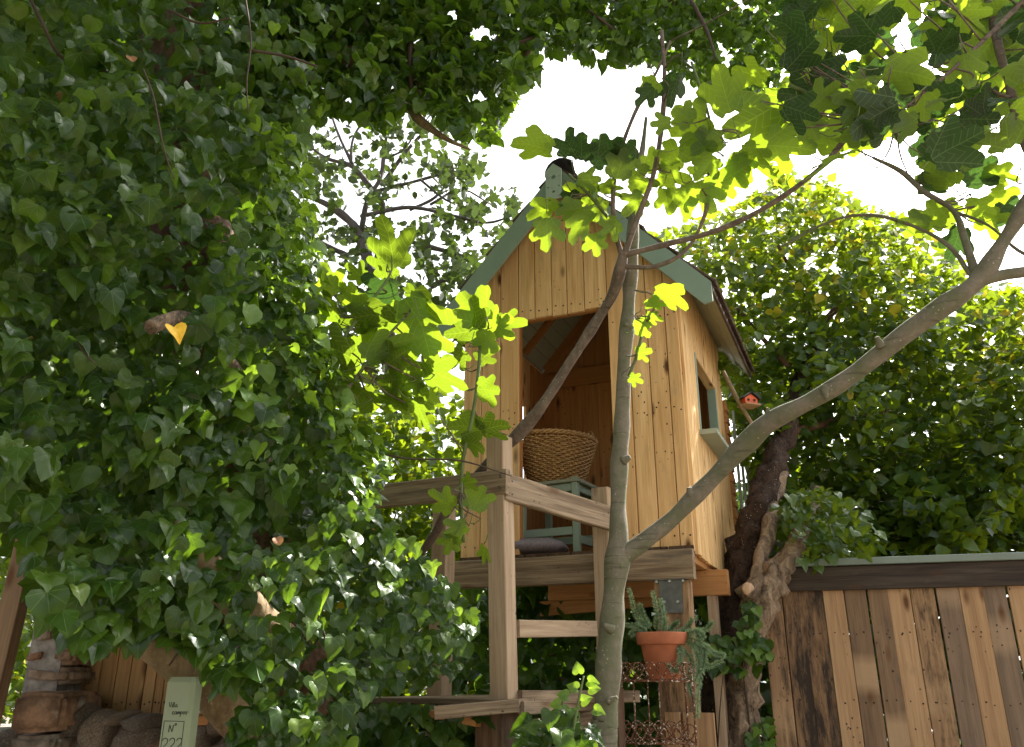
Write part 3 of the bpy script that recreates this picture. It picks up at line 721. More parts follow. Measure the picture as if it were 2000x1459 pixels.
for k in range(5):     # landing boards, their edges towards the stair
    q = A0+v1*(.03+.155*k)+u1*.10
    wl('landing_board', (q.x, q.y, 1.372), (q.x-u1.x*(.86-.07*k), q.y-u1.y*(.86-.07*k), 1.365), .15, .026, M['lumber'], hint=(0, 0, 1), c=.004)
q = P(1015, 1362, 3.72); q2 = P(1245, 1360, 4.33); wl('landing_joist', q, q2, .055, .03, M['lumber'], hint=(.8, -.6, 0))
wl('landing_joist', P(1012, 1378, 3.62), P(848, 1392, 3.58), .05, .075, M['lumber'], hint=(0, 1, 0))
wl('landing_joist', P(1018, 1383, 3.66), P(1170, 1376, 4.2), .05, .03, M['lumber'], hint=(.8, -.6, 0))
wl('landing_joist', P(935, 1412, 3.66), P(840, 1393, 3.75), .03, .05, M['joist'], hint=(0, 1, 0))
b0 = P(972, 1390, 3.70); wl('landing_pier', (b0.x, b0.y+.03, 0), (b0.x, b0.y+.03, b0.z), .15, .14, M['oldlumber'], hint=v1, c=.012, wob=.006)
# short timber stub with a clamp beside the fig trunk
s0 = P(1195, 1345, 3.95); stub = empty('bracketed_post', (s0.x, s0.y, 0), -R(31), label='short reddish timber post with a steel bracket beside the fig trunk', cat='post')
bar('shaft', stub, (0, 0, 0), (0, 0, s0.z), .085, .07, M['oldlumber'])
bar('bracket', stub, (0, -.04, s0.z-.04), (0, -.04, s0.z+.10), .06, .006, M['steel'])

def screws(pts, nrm_):
    bm = bmesh.new(); q = Vector((0, 0, 1)).rotation_difference(Vector(nrm_)).to_matrix().to_4x4()
    for p in pts: bmesh.ops.create_cone(bm, segments=8, radius1=.006, radius2=.004, depth=.006, cap_ends=True, matrix=Matrix.Translation(p) @ q)
    me = bpy.data.meshes.new('screws'); bm.to_mesh(me); bm.free(); me.materials.append(M['steel']); o = link('screws', me, land, world_to=land); tag(o, kind='stuff')
ln = ((rb-ra).cross(Vector((0, 0, 1)))).normalized(); ln = ln if ln.y < 0 else -ln
screws([ra+(rb-ra)*.05+Vector((0, 0, z))+ln*.02 for z in (-.03, .03)]+[ra+(rb-ra)*.95+Vector((0, 0, z))+ln*.02 for z in (-.03, .03)], ln)
screws([rc-u1*.03+Vector((0, 0, z))-v1*.02 for z in (-.03, .03)], -v1)

# ---------------------------------------------------------------- fence on the right
F0 = Vector((2.276, 4.8, 0)); fd = Vector((.96, -.281, 0)).normalized(); fn = Vector((.281, .96, 0)).normalized()
fence = empty('plank_fence', (1.48, 5.03, 0), -R(16.3), label='fence of mixed light and dark reclaimed planks under a timber rail', cat='fence')
FB = basis(fence)
ztop = 1.935; x = .0; k = 0
kinds = ['pal_mid', 'pal_char', 'pal_char', 'pal_light', 'pal_brown', 'pal_brown', 'pal_light', 'pal_mid', 'pal_grey', 'pal_light', 'pal_grey', 'pal_light', 'pal_light', 'pal_brown', 'pal_char', 'pal_light', 'pal_grey', 'pal_mid', 'pal_light', 'pal_brown']
npts = []
while x < 2.6:
    w = .119+random.uniform(-.008, .008)
    bar('plank', fence, (x+w/2, .02+random.uniform(-.003, .003), -.01), (x+w/2+random.uniform(-.006, .006), .02, ztop), w-.0028, .018, M[kinds[k % len(kinds)]], c=.0025, wob=.0012)
    for z in (1.70, 1.33, .6):
        for f_ in (.3, .7): npts.append((x+w*f_+random.uniform(-.01, .01), .009, z+random.uniform(-.012, .012)))
    if random.random() < .8:
        for _ in range(3): npts.append((x+w*random.uniform(.2, .8), .009, random.uniform(1.05, 1.75)))
    x += w; k += 1
nails(fence, npts, .0045)
bar('top_rail', fence, (.05, .0, 2.0), (2.62, .0, 2.0), .135, .045, M['cap_dark'], hint=(0, 1, 0), c=.004, wob=.003)
bar('rail_cap', fence, (.13, .0, 2.09), (2.64, .0, 2.09), .04, .10, M['cap_green'], hint=(0, 1, 0), c=.003)
bar('back_rail', fence, (0, .055, 1.33), (2.6, .055, 1.33), .07, .04, M['oldlumber']); bar('back_rail', fence, (0, .055, .6), (2.6, .055, .6), .07, .04, M['oldlumber'])
for xx in (.15, 1.4, 2.5): bar('fence_post', fence, (xx, .09, 0), (xx, .09, 1.95), .08, .08, M['oldlumber'])

# ---------------------------------------------------------------- left corner: stone wall, gate panel, posts
sw = empty('stone_wall', (-1.9, 3.55, 0), 0, label='low rubble stone wall under the wooden gate panel at bottom left', cat='wall')
link('mortar_core', newmesh('mortar_core', *(lambda b: b)(([(-1.6, .05, 0), (.95, .05, 0), (.95, .45, 0), (-1.6, .45, 0), (-1.6, .05, 1.27), (.95, .05, 1.27), (.95, .45, 1.27), (-1.6, .45, 1.27)], [(0, 1, 5, 4), (1, 2, 6, 5), (2, 3, 7, 6), (3, 0, 4, 7), (4, 5, 6, 7), (0, 3, 2, 1)])), M['mortar']), sw)
stones = []
for v_ in range(5):
    bm = bmesh.new(); bmesh.ops.create_icosphere(bm, subdivisions=3, radius=1)
    for v in bm.verts:
        d = v.co.normalized(); r = 1+.34*mnoise.noise(d*1.5+Vector((v_*9, 0, 0)))+.12*mnoise.noise(d*3.5+Vector((v_*5, 3, 0)))+.05*mnoise.noise(d*9)
        v.co = d*r; v.co = Vector([math.copysign(abs(c)**.8, c) for c in v.co])
    me = bpy.data.meshes.new('stone'); bm.to_mesh(me); bm.free(); me.materials.append(M['stone']); me.polygons.foreach_set('use_smooth', [True]*len(me.polygons)); stones.append(me)
def stone_at(px, py, Y, wx, wz, th=.10, rot=0, root=sw):
    p = P(px, py, Y); t = Y/(CP-((729.5-py)/F)*SP); o = bpy.data.objects.new('stone', random.choice(stones)); COL.objects.link(o); o.parent = root
    o.location = p-root.location; o.scale = (wx/2/F*t, th, wz/2/F*t); o.rotation_euler = (random.uniform(-.2, .2), rot, random.uniform(-.3, .3)); return o
for px, py, wx, wz in ((122, 1405, 42, 44), (160, 1408, 42, 46), (203, 1432, 60, 66), (270, 1448, 90, 50), (285, 1412, 54, 26), (240, 1402, 34, 18), (142, 1448, 52, 40), (100, 1466, 60, 36), (172, 1470, 50, 40),
                       (310, 1470, 60, 40), (400, 1440, 60, 45), (440, 1420, 50, 30), (350, 1490, 90, 50), (220, 1490, 70, 40), (30, 1460, 70, 60), (455, 1480, 80, 60), (-30, 1500, 90, 70), (400, 1500, 60, 40), (100, 1510, 90, 50), (290, 1520, 80, 50)):
    stone_at(px, py, 3.58, wx*1.05, wz*1.3)
x = -1.55
while x < .95:      # lower courses out of the frame
    for zc in (.12, .34, .56, .78, 1.0):
        o = bpy.data.objects.new('stone', random.choice(stones)); COL.objects.link(o); o.parent = sw; o.location = (x+random.uniform(-.03, .03), .05, zc+random.uniform(-.03, .03)); o.scale = (.13, .1, .10); o.rotation_euler = (0, random.uniform(-.4, .4), 0)
    x += .24
pil = empty('stone_pillar', (P(85, 1350, 3.5).x, 3.62, 0), 0, label='squared stone pillar left of the pine gate panel', cat='pillar')
pc = pil.location; t0 = 3.5/(CP-((729.5-1390)/F)*SP)
def block(px0, py0, px1, py1, Y, th=.16, root=pil):
    a = P(px0, py1, Y); b = P(px1, py0, Y); bm = bmesh.new()
    bmesh.ops.create_cube(bm, size=1, matrix=Matrix.Translation(((a.x+b.x)/2-root.location.x, Y+th-root.location.y, (a.z+b.z)/2)) @ Matrix.Diagonal((b.x-a.x-.006, 2*th, b.z-a.z-.006, 1)))
    bmesh.ops.bevel(bm, geom=bm.edges[:], offset=.018, segments=2, affect='EDGES'); bmesh.ops.subdivide_edges(bm, edges=bm.edges[:], cuts=2, use_grid_fill=True)
    for v in bm.verts: v.co += Vector((mnoise.noise(v.co*9), mnoise.noise(v.co*9+Vector((5, 0, 0))), mnoise.noise(v.co*9+Vector((0, 7, 0)))))*.014
    me = bpy.data.meshes.new('stone'); bm.to_mesh(me); bm.free(); me.materials.append(M['stone']); me.polygons.foreach_set('use_smooth', [True]*len(me.polygons)); return link('stone', me, root)
block(12, 1352, 130, 1432, 3.40)
block(5, 1434, 120, 1500, 3.42)
block(45, 1300, 142, 1338, 3.62); block(44, 1262, 92, 1298, 3.62); block(94, 1262, 150, 1298, 3.62); block(55, 1222, 110, 1258, 3.62); block(112, 1215, 158, 1258, 3.62)
block(60, 1170, 160, 1213, 3.64); block(50, 1120, 110, 1168, 3.64); block(112, 1120, 165, 1168, 3.64)
a = P(42, 1348, 3.63); b = P(152, 1100, 3.63)
bm = bmesh.new(); bmesh.ops.create_cube(bm, size=1, matrix=Matrix.Translation(((a.x+b.x)/2-pc.x, 3.78-pc.y, b.z/2)) @ Matrix.Diagonal((b.x-a.x, .29, b.z, 1)))
me = bpy.data.meshes.new('mortar_core'); bm.to_mesh(me); bm.free(); me.materials.append(M['mortar']); link('mortar_core', me, pil)
# gate panel
gp = empty('gate_panel', (P(150, 1390, 3.85).x, 3.85, 0), 0, label='pine board gate panel standing above the rubble wall', cat='gate')
zb = P(250, 1400, 3.85).z; xl = P(135, 1395, 3.85).x; ws = [.05, .062, .07, .062, .066, .05, .038, .045, .066, .07, .06, .066, .058, .07, .062]; x = xl-gp.location.x; pts = []
for w in ws:
    bar('plank', gp, (x+w/2, 0, zb+random.uniform(-.002, .002)), (x+w/2, 0, 2.05), w-.003, .02, M['gate_wood'], c=.002)
    for f_ in (.3, .7): pts.append((x+w*f_, -.0115, zb+.055+random.uniform(-.006, .006)))
    x += w
nails(gp, pts, .004); bar('back_rail', gp, (.02, .03, zb+.06), (x-.02, .03, zb+.06), .06, .03, M['oldlumber']); bar('back_rail', gp, (.02, .03, 1.9), (x-.02, .03, 1.9), .06, .03, M['oldlumber'])
# leaning brown post at the far left
pa, pb = P(2, 1400, 3.35), P(62, 1120, 3.35); lp = empty('leaning_post', (pa.x, pa.y, 0), 0, label='brown timber post at the left edge beside the stone pillar', cat='post')
bar('shaft', lp, (pa.x-.1, pa.y, 0), pb+Vector((-.03, 0, .3)), .075, .07, M['pal_brown'], world_to=lp)
# white ledge beside the numbered post
la = P(380, 1384, 3.5); lb = P(470, 1378, 3.5); ld = bar('ledge_board', None, la-Vector((.02, 0, 0)), lb, .03, .14, M['white_paint'], hint=(0, 1, 0)); tag(ld, 'white painted ledge board right of the numbered green post', 'ledge')
bar_ = bar('timber_rail', None, P(375, 1407, 3.52), P(470, 1405, 3.52), .035, .06, M['joist'], hint=(0, 1, 0)); tag(bar_, 'narrow orange timber rail under the white ledge', 'rail')
# numbered post
NPY = 2.75; nb = P(350, 1459, NPY); nt = P(361, 1322, NPY)
npost = empty('numbered_post', (nb.x-.006, NPY, 0), R(4), label='pale green square post with the handwritten number 222', cat='sign post')
pw = .083; Ht = nt.z
hh = pw/2
ppts = [(-hh, -hh), (hh-.012, -hh), (hh, -hh+.012), (hh, hh), (-hh, hh)]
vs = [(x, y, 0) for x, y in ppts]+[(x, y, Ht-.015) for x, y in ppts]+[(x*.82, y*.82, Ht) for x, y in ppts]; n5 = 5
fs = [tuple(range(5))[::-1]]+[(k*5+i, k*5+(i+1) % 5, (k+1)*5+(i+1) % 5, (k+1)*5+i) for k in range(2) for i in range(5)]+[tuple(range(10, 15))]
link('shaft', newmesh('shaft', vs, fs, M['sign_paint']), npost)
yF = -hh-.0006
def stroke(pl, ox, oz, sc, r=.0009, name=None):
    return [(ox+x*sc, yF, oz+z*sc, r) for x, z in pl]
let = {
 'V': [[(0, 1), (.25, 0), (.55, 1.05)]], 'i': [[(.1, .55), (.1, 0), (.2, .02)]], 'l': [[(.05, 1), (.02, .1), (.15, 0)]],
 'a': [[(.42, .45), (.2, .5), (.02, .25), (.15, 0), (.38, .15), (.42, .45), (.45, .05), (.55, .0)]],
 'c': [[(.4, .45), (.15, .5), (.02, .22), (.18, .0), (.42, .08)]], 'm': [[(0, 0), (.03, .5), (.05, .3), (.2, .5), (.25, .02), (.28, .3), (.42, .5), (.5, 0)]],
 'p': [[(.05, .5), (.0, -.5)], [(.04, .4), (.25, .5), (.38, .28), (.22, .05), (.04, .1)]], 'o': [[(.2, .5), (.02, .28), (.15, 0), (.38, .15), (.36, .42), (.2, .5)]],
 's': [[(.35, .48), (.12, .48), (.1, .3), (.32, .2), (.28, .0), (.02, .02)]], 'N': [[(0, 0), (.05, 1), (.5, .02), (.58, 1)]],
 '2': [[(.0, .78), (.12, .98), (.36, 1.0), (.5, .8), (.45, .55), (.2, .25), (0, .02)], [(0, .02), (.3, .06), (.55, .0)]]}
adv = {'V': .6, 'i': .25, 'l': .22, 'a': .6, 'c': .48, 'm': .58, 'p': .48, 'o': .48, 's': .4, 'N': .7, '2': .68}
def word(txt, ox, oz, sc, r):
    out = []
    for ch in txt:
        for s_ in let[ch]: out.append(stroke(s_, ox, oz, sc, r))
        ox += adv[ch]*sc
    return out
def zof(py): return P(350, py, NPY-hh).z
tubes('lettering', word('Villa', -.028, zof(1381), .014, .0009), M['ink'], npost, seg=3, sides=5)['label'] = 'handwritten word Villa'
tubes('lettering', word('campos', -.016, zof(1395), .015, .0010)+[stroke([(0, 0), (.3, .02)], .030, zof(1391), .012)], M['ink'], npost, seg=3, sides=5)['label'] = 'handwritten second line'
fx0, fx1, fz = -.036, .0235, zof(1408); fr_ = [[(fx0, yF, fz-.25, .0009), (fx0, yF, fz, .0009)], [(fx0, yF, fz, .0009), (fx1, yF, fz-.0015, .0009)], [(fx1, yF, fz-.0015, .0009), (fx1, yF, fz-.25, .0009)]]
tubes('number_frame', fr_, M['ink'], npost, seg=1, sides=5)
dot = [(-.0005+.0025*math.cos(a), yF, zof(1415)+.0025*math.sin(a), .0012) for a in [i*1.05 for i in range(7)]]
tubes('lettering', word('N', -.019, zof(1430), .020, .0013)+[dot], M['ink'], npost, seg=2, sides=5)['label'] = 'N with a small degree dot'
tubes('lettering', word('222', -.034, zof(1464), .031, .0012), M['ink'], npost, seg=3, sides=5)['label'] = 'number 222'

# ---------------------------------------------------------------- rusty plant stand, pot and plant
SY = 4.0
sa_, sb_ = P(1213, 1330, SY), P(1352, 1330, SY-.02)
stand = empty('plant_stand', (sa_.x, SY, 0), R(-4), label='rusty wrought iron plant stand with scroll rails below the playhouse', cat='plant stand')
W_ = sb_.x-sa_.x; DP = .26
def rod(pl, r=.0035): return [(*p, r) for p in pl]
def tier(z):
    L_ = []
    for zz in (z,): L_ += [rod([(0, 0, zz), (W_, 0, zz)], .005), rod([(0, DP, zz), (W_, DP, zz)], .005), rod([(0, 0, zz), (0, DP, zz)], .005), rod([(W_, 0, zz), (W_, DP, zz)], .005)]
    o = tubes('shelf_frame', L_, M['rust'], stand, seg=1, sides=6)
    sl = [rod([(x_, 0, z), (x_, DP, z)], .003) for x_ in np.linspace(.02, W_-.02, 9)]
    tubes('shelf_rods', sl, M['rust'], stand, seg=1, sides=5)
    n_ = 6; r = W_/n_/2
    for y in (0, DP):
        for k in range(n_):
            cx = (k+.5)*2*r; S = []
            S.append(rod([(cx+r*.9*math.cos(a), y, z+.030+r*.95+r*.9*math.sin(a)) for a in [R(-60+i*30) for i in range(11)]], .0032))
            S.append(rod([(cx-r*.25+r*.3*math.cos(a), y, z+.03+r*.9+r*.3*math.sin(a)) for a in [R(200-i*40) for i in range(7)]], .0028))
            S.append(rod([(cx-r*.7, y, z+.002), (cx+r*.1, y, z+.018), (cx+r*.7, y, z+.034)], .003)); S.append(rod([(cx+r*.7, y, z+.002), (cx-r*.1, y, z+.018), (cx-r*.7, y, z+.034)], .003))
            tubes('scroll', S, M['rust'], stand, seg=2, sides=5)
Z1 = sa_.z; Z2 = P(1215, 1452, SY).z
tier(Z1); tier(Z2)
for x_, y in ((0, 0), (W_, 0), (0, DP), (W_, DP)): tubes('upright', [rod([(x_, y, 0), (x_, y, Z1+.08)], .005)], M['rust'], stand, seg=2, sides=6)
for x_ in (.055, .075, .12, .17): tubes('rod', [rod([(x_, .01 if x_ != .075 else DP, .1), (x_, .01 if x_ != .075 else DP, Z1)], .0028)], M['rust'], stand, seg=2, sides=5)
pc_ = P(1298, 1330, SY+.13); pot = empty('potted_plant', (pc_.x, pc_.y, Z1+.006), 0, label='terracotta pot of trailing blue green stonecrop on the rusty stand', cat='potted plant')
pr = [(0, 0), (.072, 0), (.075, .004), (.105, .150), (.108, .152), (.120, .152), (.123, .156), (.127, .200), (.124, .206), (.113, .206), (.110, .200), (.103, .150), (.0, .150)]
pr = [(a*.98, b*1.02) for a, b in pr]; V, Fc = [], []; ns = 40
for r_, z_ in pr:
    for k in range(ns): V.append((r_*math.cos(2*math.pi*k/ns), r_*math.sin(2*math.pi*k/ns), z_))
for i in range(len(pr)-1):
    for k in range(ns): j = (k+1) % ns; Fc.append((i*ns+k, i*ns+j, (i+1)*ns+j, (i+1)*ns+k))
o = link('pot', newmesh('pot', V, Fc, M['terracotta'], True), pot)
bm = bmesh.new(); bmesh.ops.create_cone(bm, segments=24, radius1=.108, radius2=.106, depth=.01, cap_ends=True, matrix=Matrix.Translation((0, 0, .185)))
me = bpy.data.meshes.new('soil'); bm.to_mesh(me); bm.free(); me.materials.append(M['soil']); link('soil', me, pot)
def tp(px, py, dy=0): return P(px, py, pot.location.y+dy)-pot.location
sprigs = [[(1270, 1242), (1245, 1205), (1228, 1150)], [(1285, 1242), (1283, 1200), (1275, 1155)], [(1265, 1243), (1248, 1225), (1222, 1220)], [(1280, 1243), (1255, 1200), (1250, 1180)], [(1295, 1242), (1298, 1210), (1290, 1170)],
          [(1300, 1243), (1318, 1220), (1325, 1215)], [(1310, 1243), (1338, 1230), (1352, 1208)], [(1320, 1244), (1375, 1230), (1392, 1215)], [(1325, 1244), (1330, 1275), (1322, 1310), (1305, 1300)],
          [(1330, 1243), (1352, 1260), (1365, 1300), (1358, 1330)], [(1330, 1243), (1368, 1265), (1380, 1300), (1412, 1290)], [(1335, 1245), (1370, 1262), (1375, 1290), (1365, 1340), (1362, 1400)],
          [(1330, 1246), (1350, 1290), (1345, 1330), (1355, 1365)], [(1335, 1245), (1360, 1250), (1395, 1275), (1415, 1280)], [(1275, 1243), (1240, 1235), (1232, 1240)], [(1340, 1240), (1360, 1232), (1375, 1245)]]
nv, nf, _ = tiny([(0, 0), (.07, .3), (.05, .7), (0, 1), (-.05, .7), (-.07, .3)], .3)
for si, sp_ in enumerate(sprigs):
    base = Vector(((sp_[0][0]-1298)*.0018, random.uniform(-.06, .05), .19)); pl = [base]
    for j, (a, b) in enumerate(sp_[1:]): pl.append(tp(a, b, random.uniform(-.05, .04) if sp_[-1][1] < 1243 else -.10-.02*j))
    pts = [(*p, .003-.0015*i/len(pl)) for i, p in enumerate(pl)]
    so = tube('sprig', pts, M['stem'], pot, seg=8, sides=5)
    C = np.array(catmull(pts, 40)); C = C[int(len(C)*.18):, :3]; n_ = len(C); nn = n_*6; idx = rng.integers(0, n_, nn)
    tg = norm(np.gradient(C, axis=0))[idx]; rr = rnd(nn); per = norm(rr-tg*np.sum(rr*tg, -1, keepdims=True)); tipd = norm(per*.9+tg*.55)
    b_, t_, n__ = orient(C[idx], np.cross(tipd, tg)+rnd(nn)*.3, tipd); sz = rng.uniform(.018, .030, nn)*(1-.35*idx/n_)
    W = join_leaves('needle', [(nv, nf, nv[:, :2].copy())], [M['sedum']], C[idx], b_, t_, n__, sz, np.zeros(nn, int), None, so, None)

# ---------------------------------------------------------------- orange birdhouse
bp = P(1462, 785, 4.9)
bh = empty('birdhouse', bp, R(20), label='small orange birdhouse with dark roof beyond the right wall of the playhouse', cat='birdhouse')
bm = bmesh.new()
vs = [(-.045, -.03, -.02), (.045, -.03, -.02), (.045, -.03, .015), (0, -.03, .045), (-.045, -.03, .015)]; vs = [Vector(v) for v in vs]; vs2 = [v+Vector((0, .07, 0)) for v in vs]
a = [bm.verts.new(v) for v in vs]; b = [bm.verts.new(v) for v in vs2]; bm.faces.new(a); bm.faces.new(b[::-1])
for i in range(5): bm.faces.new((a[i], b[i], b[(i+1) % 5], a[(i+1) % 5]))
bmesh.ops.recalc_face_normals(bm, faces=bm.faces)
me = bpy.data.meshes.new('box'); bm.to_mesh(me); bm.free(); me.materials.append(M['orange']); link('box', me, bh)
for sgn in (-1, 1): bar('roof_panel', bh, (0, .005, .055), (sgn*.062, .005, .012), .10, .006, M['dark'], hint=(sgn*.5, 0, 1))
bar('base_board', bh, (-.055, .0, -.026), (.055, .0, -.026), .10, .010, M['pal_light'], hint=(0, 0, 1))
for x_ in (-.022, .022):
    bm = bmesh.new(); bmesh.ops.create_cone(bm, segments=12, radius1=.009, radius2=.009, depth=.003, cap_ends=True, matrix=Matrix.Translation((x_, -.031, .004)) @ Matrix.Rotation(R(90), 4, 'X'))
    me = bpy.data.meshes.new('entrance_hole'); bm.to_mesh(me); bm.free(); me.materials.append(M['dark']); link('entrance_hole', me, bh)
tubes('perch_branch', [px_tube([(1412, 725, 4.9, 8), (1440, 780, 4.9, 9), (1465, 822, 4.9, 8), (1480, 850, 4.9, 6)])], M['limb_bark'], bh, world_to=bh)

# ================================================================ FIG TREE (front)
fig = empty('fig_tree', (P(1180, 1500, 3.45).x, 3.45, 0), 0, label='foreground fig tree with a forked grey trunk before the playhouse', cat='fig tree')
tp0 = px_tube([(1176, 1520, 3.45, 60)])[0]
FIGPTS = []
def ft(name, pl, mat='fig_bark', rough=.22, sides=14, seg=6, label=None, pre=None):
    pts = px_tube([(a, b, c, w*(.77 if name == 'branch' else .93)) for a, b, c, w in pl])
    if pre: pts = [pre]+pts
    FIGPTS.extend([tuple(c[:3]) for c in catmull(pts, 6)[6:]])
    o = tube(name, pts, M[mat], fig, world_to=fig, rough=rough, sides=sides, seg=seg, nscale=7)
    if label: o['label'] = label
    return o
ft('trunk', [(1178, 1490, 3.45, 56), (1183, 1400, 3.45, 53), (1193, 1250, 3.45, 49), (1202, 1135, 3.45, 47), (1206, 1085, 3.45, 50), (1208, 1040, 3.45, 39), (1208, 980, 3.47, 35), (1213, 850, 3.5, 33), (1220, 700, 3.5, 32), (1230, 560, 3.5, 30), (1236, 450, 3.5, 27), (1243, 380, 3.55, 20), (1255, 290, 3.6, 12), (1262, 230, 3.6, 7)], pre=(tp0[0]-.02, tp0[1], 0, .07))
ft('branch', [(1205, 1110, 3.45, 30), (1222, 1082, 3.44, 42), (1262, 1055, 3.42, 42), (1330, 998, 3.38, 41), (1400, 925, 3.3, 42), (1460, 862, 3.22, 46), (1500, 824, 3.15, 46), (1580, 785, 3.05, 40), (1660, 735, 2.95, 42), (1750, 665, 2.85, 43), (1840, 600, 2.75, 45), (1915, 542, 2.7, 50), (1960, 470, 2.65, 38), (2010, 390, 2.6, 36), (2060, 290, 2.6, 34)], label='long grey limb rising to the right')
ft('branch', [(1900, 555, 2.7, 30), (1960, 537, 2.68, 28), (2040, 525, 2.65, 26), (2150, 500, 2.6, 24)])
ft('branch', [(1500, 826, 3.15, 20), (1500, 808, 3.13, 14), (1498, 796, 3.12, 7)], sides=8)
ft('branch', [(1908, 545, 2.72, 22), (1885, 470, 2.75, 17), (1862, 412, 2.8, 15), (1805, 375, 2.85, 13), (1760, 335, 2.9, 11), (1705, 308, 2.9, 8)])
ft('branch', [(1900, 545, 2.72, 12), (1855, 482, 2.8, 10), (1785, 442, 2.85, 9), (1700, 420, 2.9, 8), (1620, 433, 3.0, 7), (1525, 482, 3.1, 5)], sides=8)
ft('branch', [(2080, 420, 2.6, 20), (2005, 290, 2.6, 22), (1975, 180, 2.6, 22), (1948, 80, 2.6, 22), (1920, -60, 2.6, 24)], 'fig_brown')
ft('branch', [(1862, 412, 2.8, 8), (1930, 440, 2.75, 8), (1990, 490, 2.7, 9), (2060, 520, 2.65, 9)], sides=8)
ft('branch', [(2050, 215, 2.6, 12), (2000, 200, 2.6, 11), (1955, 185, 2.6, 9), (1930, 170, 2.6, 6)], 'fig_brown', sides=8)
ft('branch', [(2060, -60, 2.4, 14), (1990, 10, 2.4, 13), (1930, 70, 2.4, 12), (1850, 145, 2.4, 9), (1780, 200, 2.4, 6), (1750, 230, 2.4, 4)], 'fig_brown', sides=8)
for a_, b_, Y_, dx, dy in ((1217, 900, 3.46, 14, -8), (1196, 1230, 3.4, -18, -10), (1350, 968, 3.34, -4, -16), (1610, 758, 2.98, 4, 20), (1720, 676, 2.84, -8, -18), (1232, 640, 3.48, -14, -8), (1186, 1370, 3.39, 20, -8)):
    ft('knot', [(a_, b_, Y_, 20), (a_+dx*.6, b_+dy*.6, Y_-.01, 13), (a_+dx, b_+dy, Y_-.015, 9)], sides=9, seg=3)
BR = 'fig_brown'
ft('branch', [(820, 1085, 4.25, 18), (850, 1040, 4.15, 22), (882, 985, 4.05, 25), (950, 912, 3.92, 28), (1012, 848, 3.82, 29), (1062, 788, 3.72, 27), (1110, 712, 3.66, 27), (1150, 650, 3.6, 28), (1196, 578, 3.5, 28), (1213, 520, 3.40, 27), (1218, 492, 3.38, 22)], BR, label='brown limb crossing the doorway')
ft('branch', [(1217, 505, 3.38, 16), (1205, 465, 3.36, 13), (1197, 400, 3.33, 11), (1205, 320, 3.3, 11), (1238, 225, 3.25, 10), (1285, 135, 3.2, 8), (1310, 80, 3.2, 6)], BR, sides=8)
ft('branch', [(1217, 505, 3.38, 18), (1240, 440, 3.34, 16), (1275, 345, 3.3, 15), (1292, 250, 3.25, 13), (1298, 150, 3.2, 11), (1292, 60, 3.2, 9)], BR, sides=8)
ft('branch', [(1218, 498, 3.38, 18), (1290, 480, 3.34, 15), (1400, 450, 3.28, 15), (1500, 402, 3.2, 14), (1600, 330, 3.1, 13), (1665, 255, 3.0, 12), (1715, 212, 2.95, 8)], BR, sides=10)
ft('branch', [(1214, 520, 3.4, 14), (1280, 520, 3.36, 12), (1340, 488, 3.32, 11), (1378, 415, 3.3, 10), (1385, 330, 3.28, 9), (1378, 270, 3.25, 6)], BR, sides=8)
# green shoots that carry the bright leaves in front of the ivy
for pl in ([(545, 800, 2.9, 7), (640, 700, 2.9, 8), (700, 620, 2.9, 7), (760, 540, 2.9, 5), (765, 500, 2.9, 3)], [(600, 860, 2.9, 8), (690, 745, 2.9, 8), (745, 670, 2.9, 7), (800, 610, 2.9, 4)],
           [(903, 900, 3.4, 9), (925, 800, 3.4, 8), (935, 720, 3.4, 8), (938, 655, 3.4, 6)], [(905, 1060, 3.5, 9), (900, 960, 3.45, 9), (905, 890, 3.42, 8)], [(1228, 735, 3.42, 7), (1245, 690, 3.38, 7), (1258, 640, 3.35, 6), (1285, 590, 3.3, 4)],
           [(1215, 1110, 3.4, 3), (1210, 1090, 3.4, 2)], [(1110, 340, 3.3, 6), (1150, 380, 3.35, 7), (1200, 440, 3.45, 8)], [(1350, 120, 3.0, 6), (1385, 230, 3.1, 6), (1385, 300, 3.25, 6)], [(1540, 165, 2.9, 9), (1600, 190, 2.9, 8), (1680, 225, 2.9, 7)]):
    o = ft('shoot', pl, 'fig_brown', rough=0, sides=6, seg=4); o.data.materials.clear(); o.data.materials.append(M['stem'])
# leaves: (px, py, Y, length px, tip direction in the picture (deg, 0 right, 90 up), facing)
def dir_img(a):      # picture direction -> world
    a = np.radians(a); r_ = np.cos(a); u_ = np.sin(a)
    return np.stack([r_, -SP*u_, CP*u_], -1)
hero = []
def cl(lst, Y, face=0): 
    for px, py, s, a in lst: hero.append((px, py, Y+random.uniform(-.08, .08), s, a, face))
cl([(770, 500, 150, 110), (755, 575, 120, 190), (800, 610, 170, -60), (720, 640, 120, 200), (690, 585, 100, 60), (640, 620, 110, 150), (600, 660, 90, 190), (665, 690, 110, 150), (740, 700, 130, 20), (790, 720, 130, -30), (760, 760, 110, -120),
    (850, 730, 120, -5), (700, 780, 120, 240), (660, 800, 100, 200), (690, 830, 80, 260), (620, 720, 80, 130), (570, 640, 80, 160), (590, 600, 70, 90), (655, 560, 80, 100), (760, 690, 90, 80), (830, 660, 110, -80), (815, 560, 110, 10), (740, 620, 80, 90), (640, 760, 90, 250), (560, 700, 60, 120)], 2.9)
cl([(930, 610, 105, 140), (935, 625, 95, 80), (960, 640, 100, 30), (985, 640, 95, 0), (915, 655, 105, 200), (895, 690, 80, 230), (945, 660, 60, 250), (950, 760, 75, -10), (945, 705, 60, 20), (930, 840, 90, 160), (950, 830, 80, 20), (915, 860, 70, -20)], 3.4, 0)
cl([(930, 980, 85, 60), (900, 1030, 70, 200), (870, 990, 70, 150), (940, 1075, 60, 260), (880, 1060, 70, 230), (915, 940, 60, 20)], 3.45)
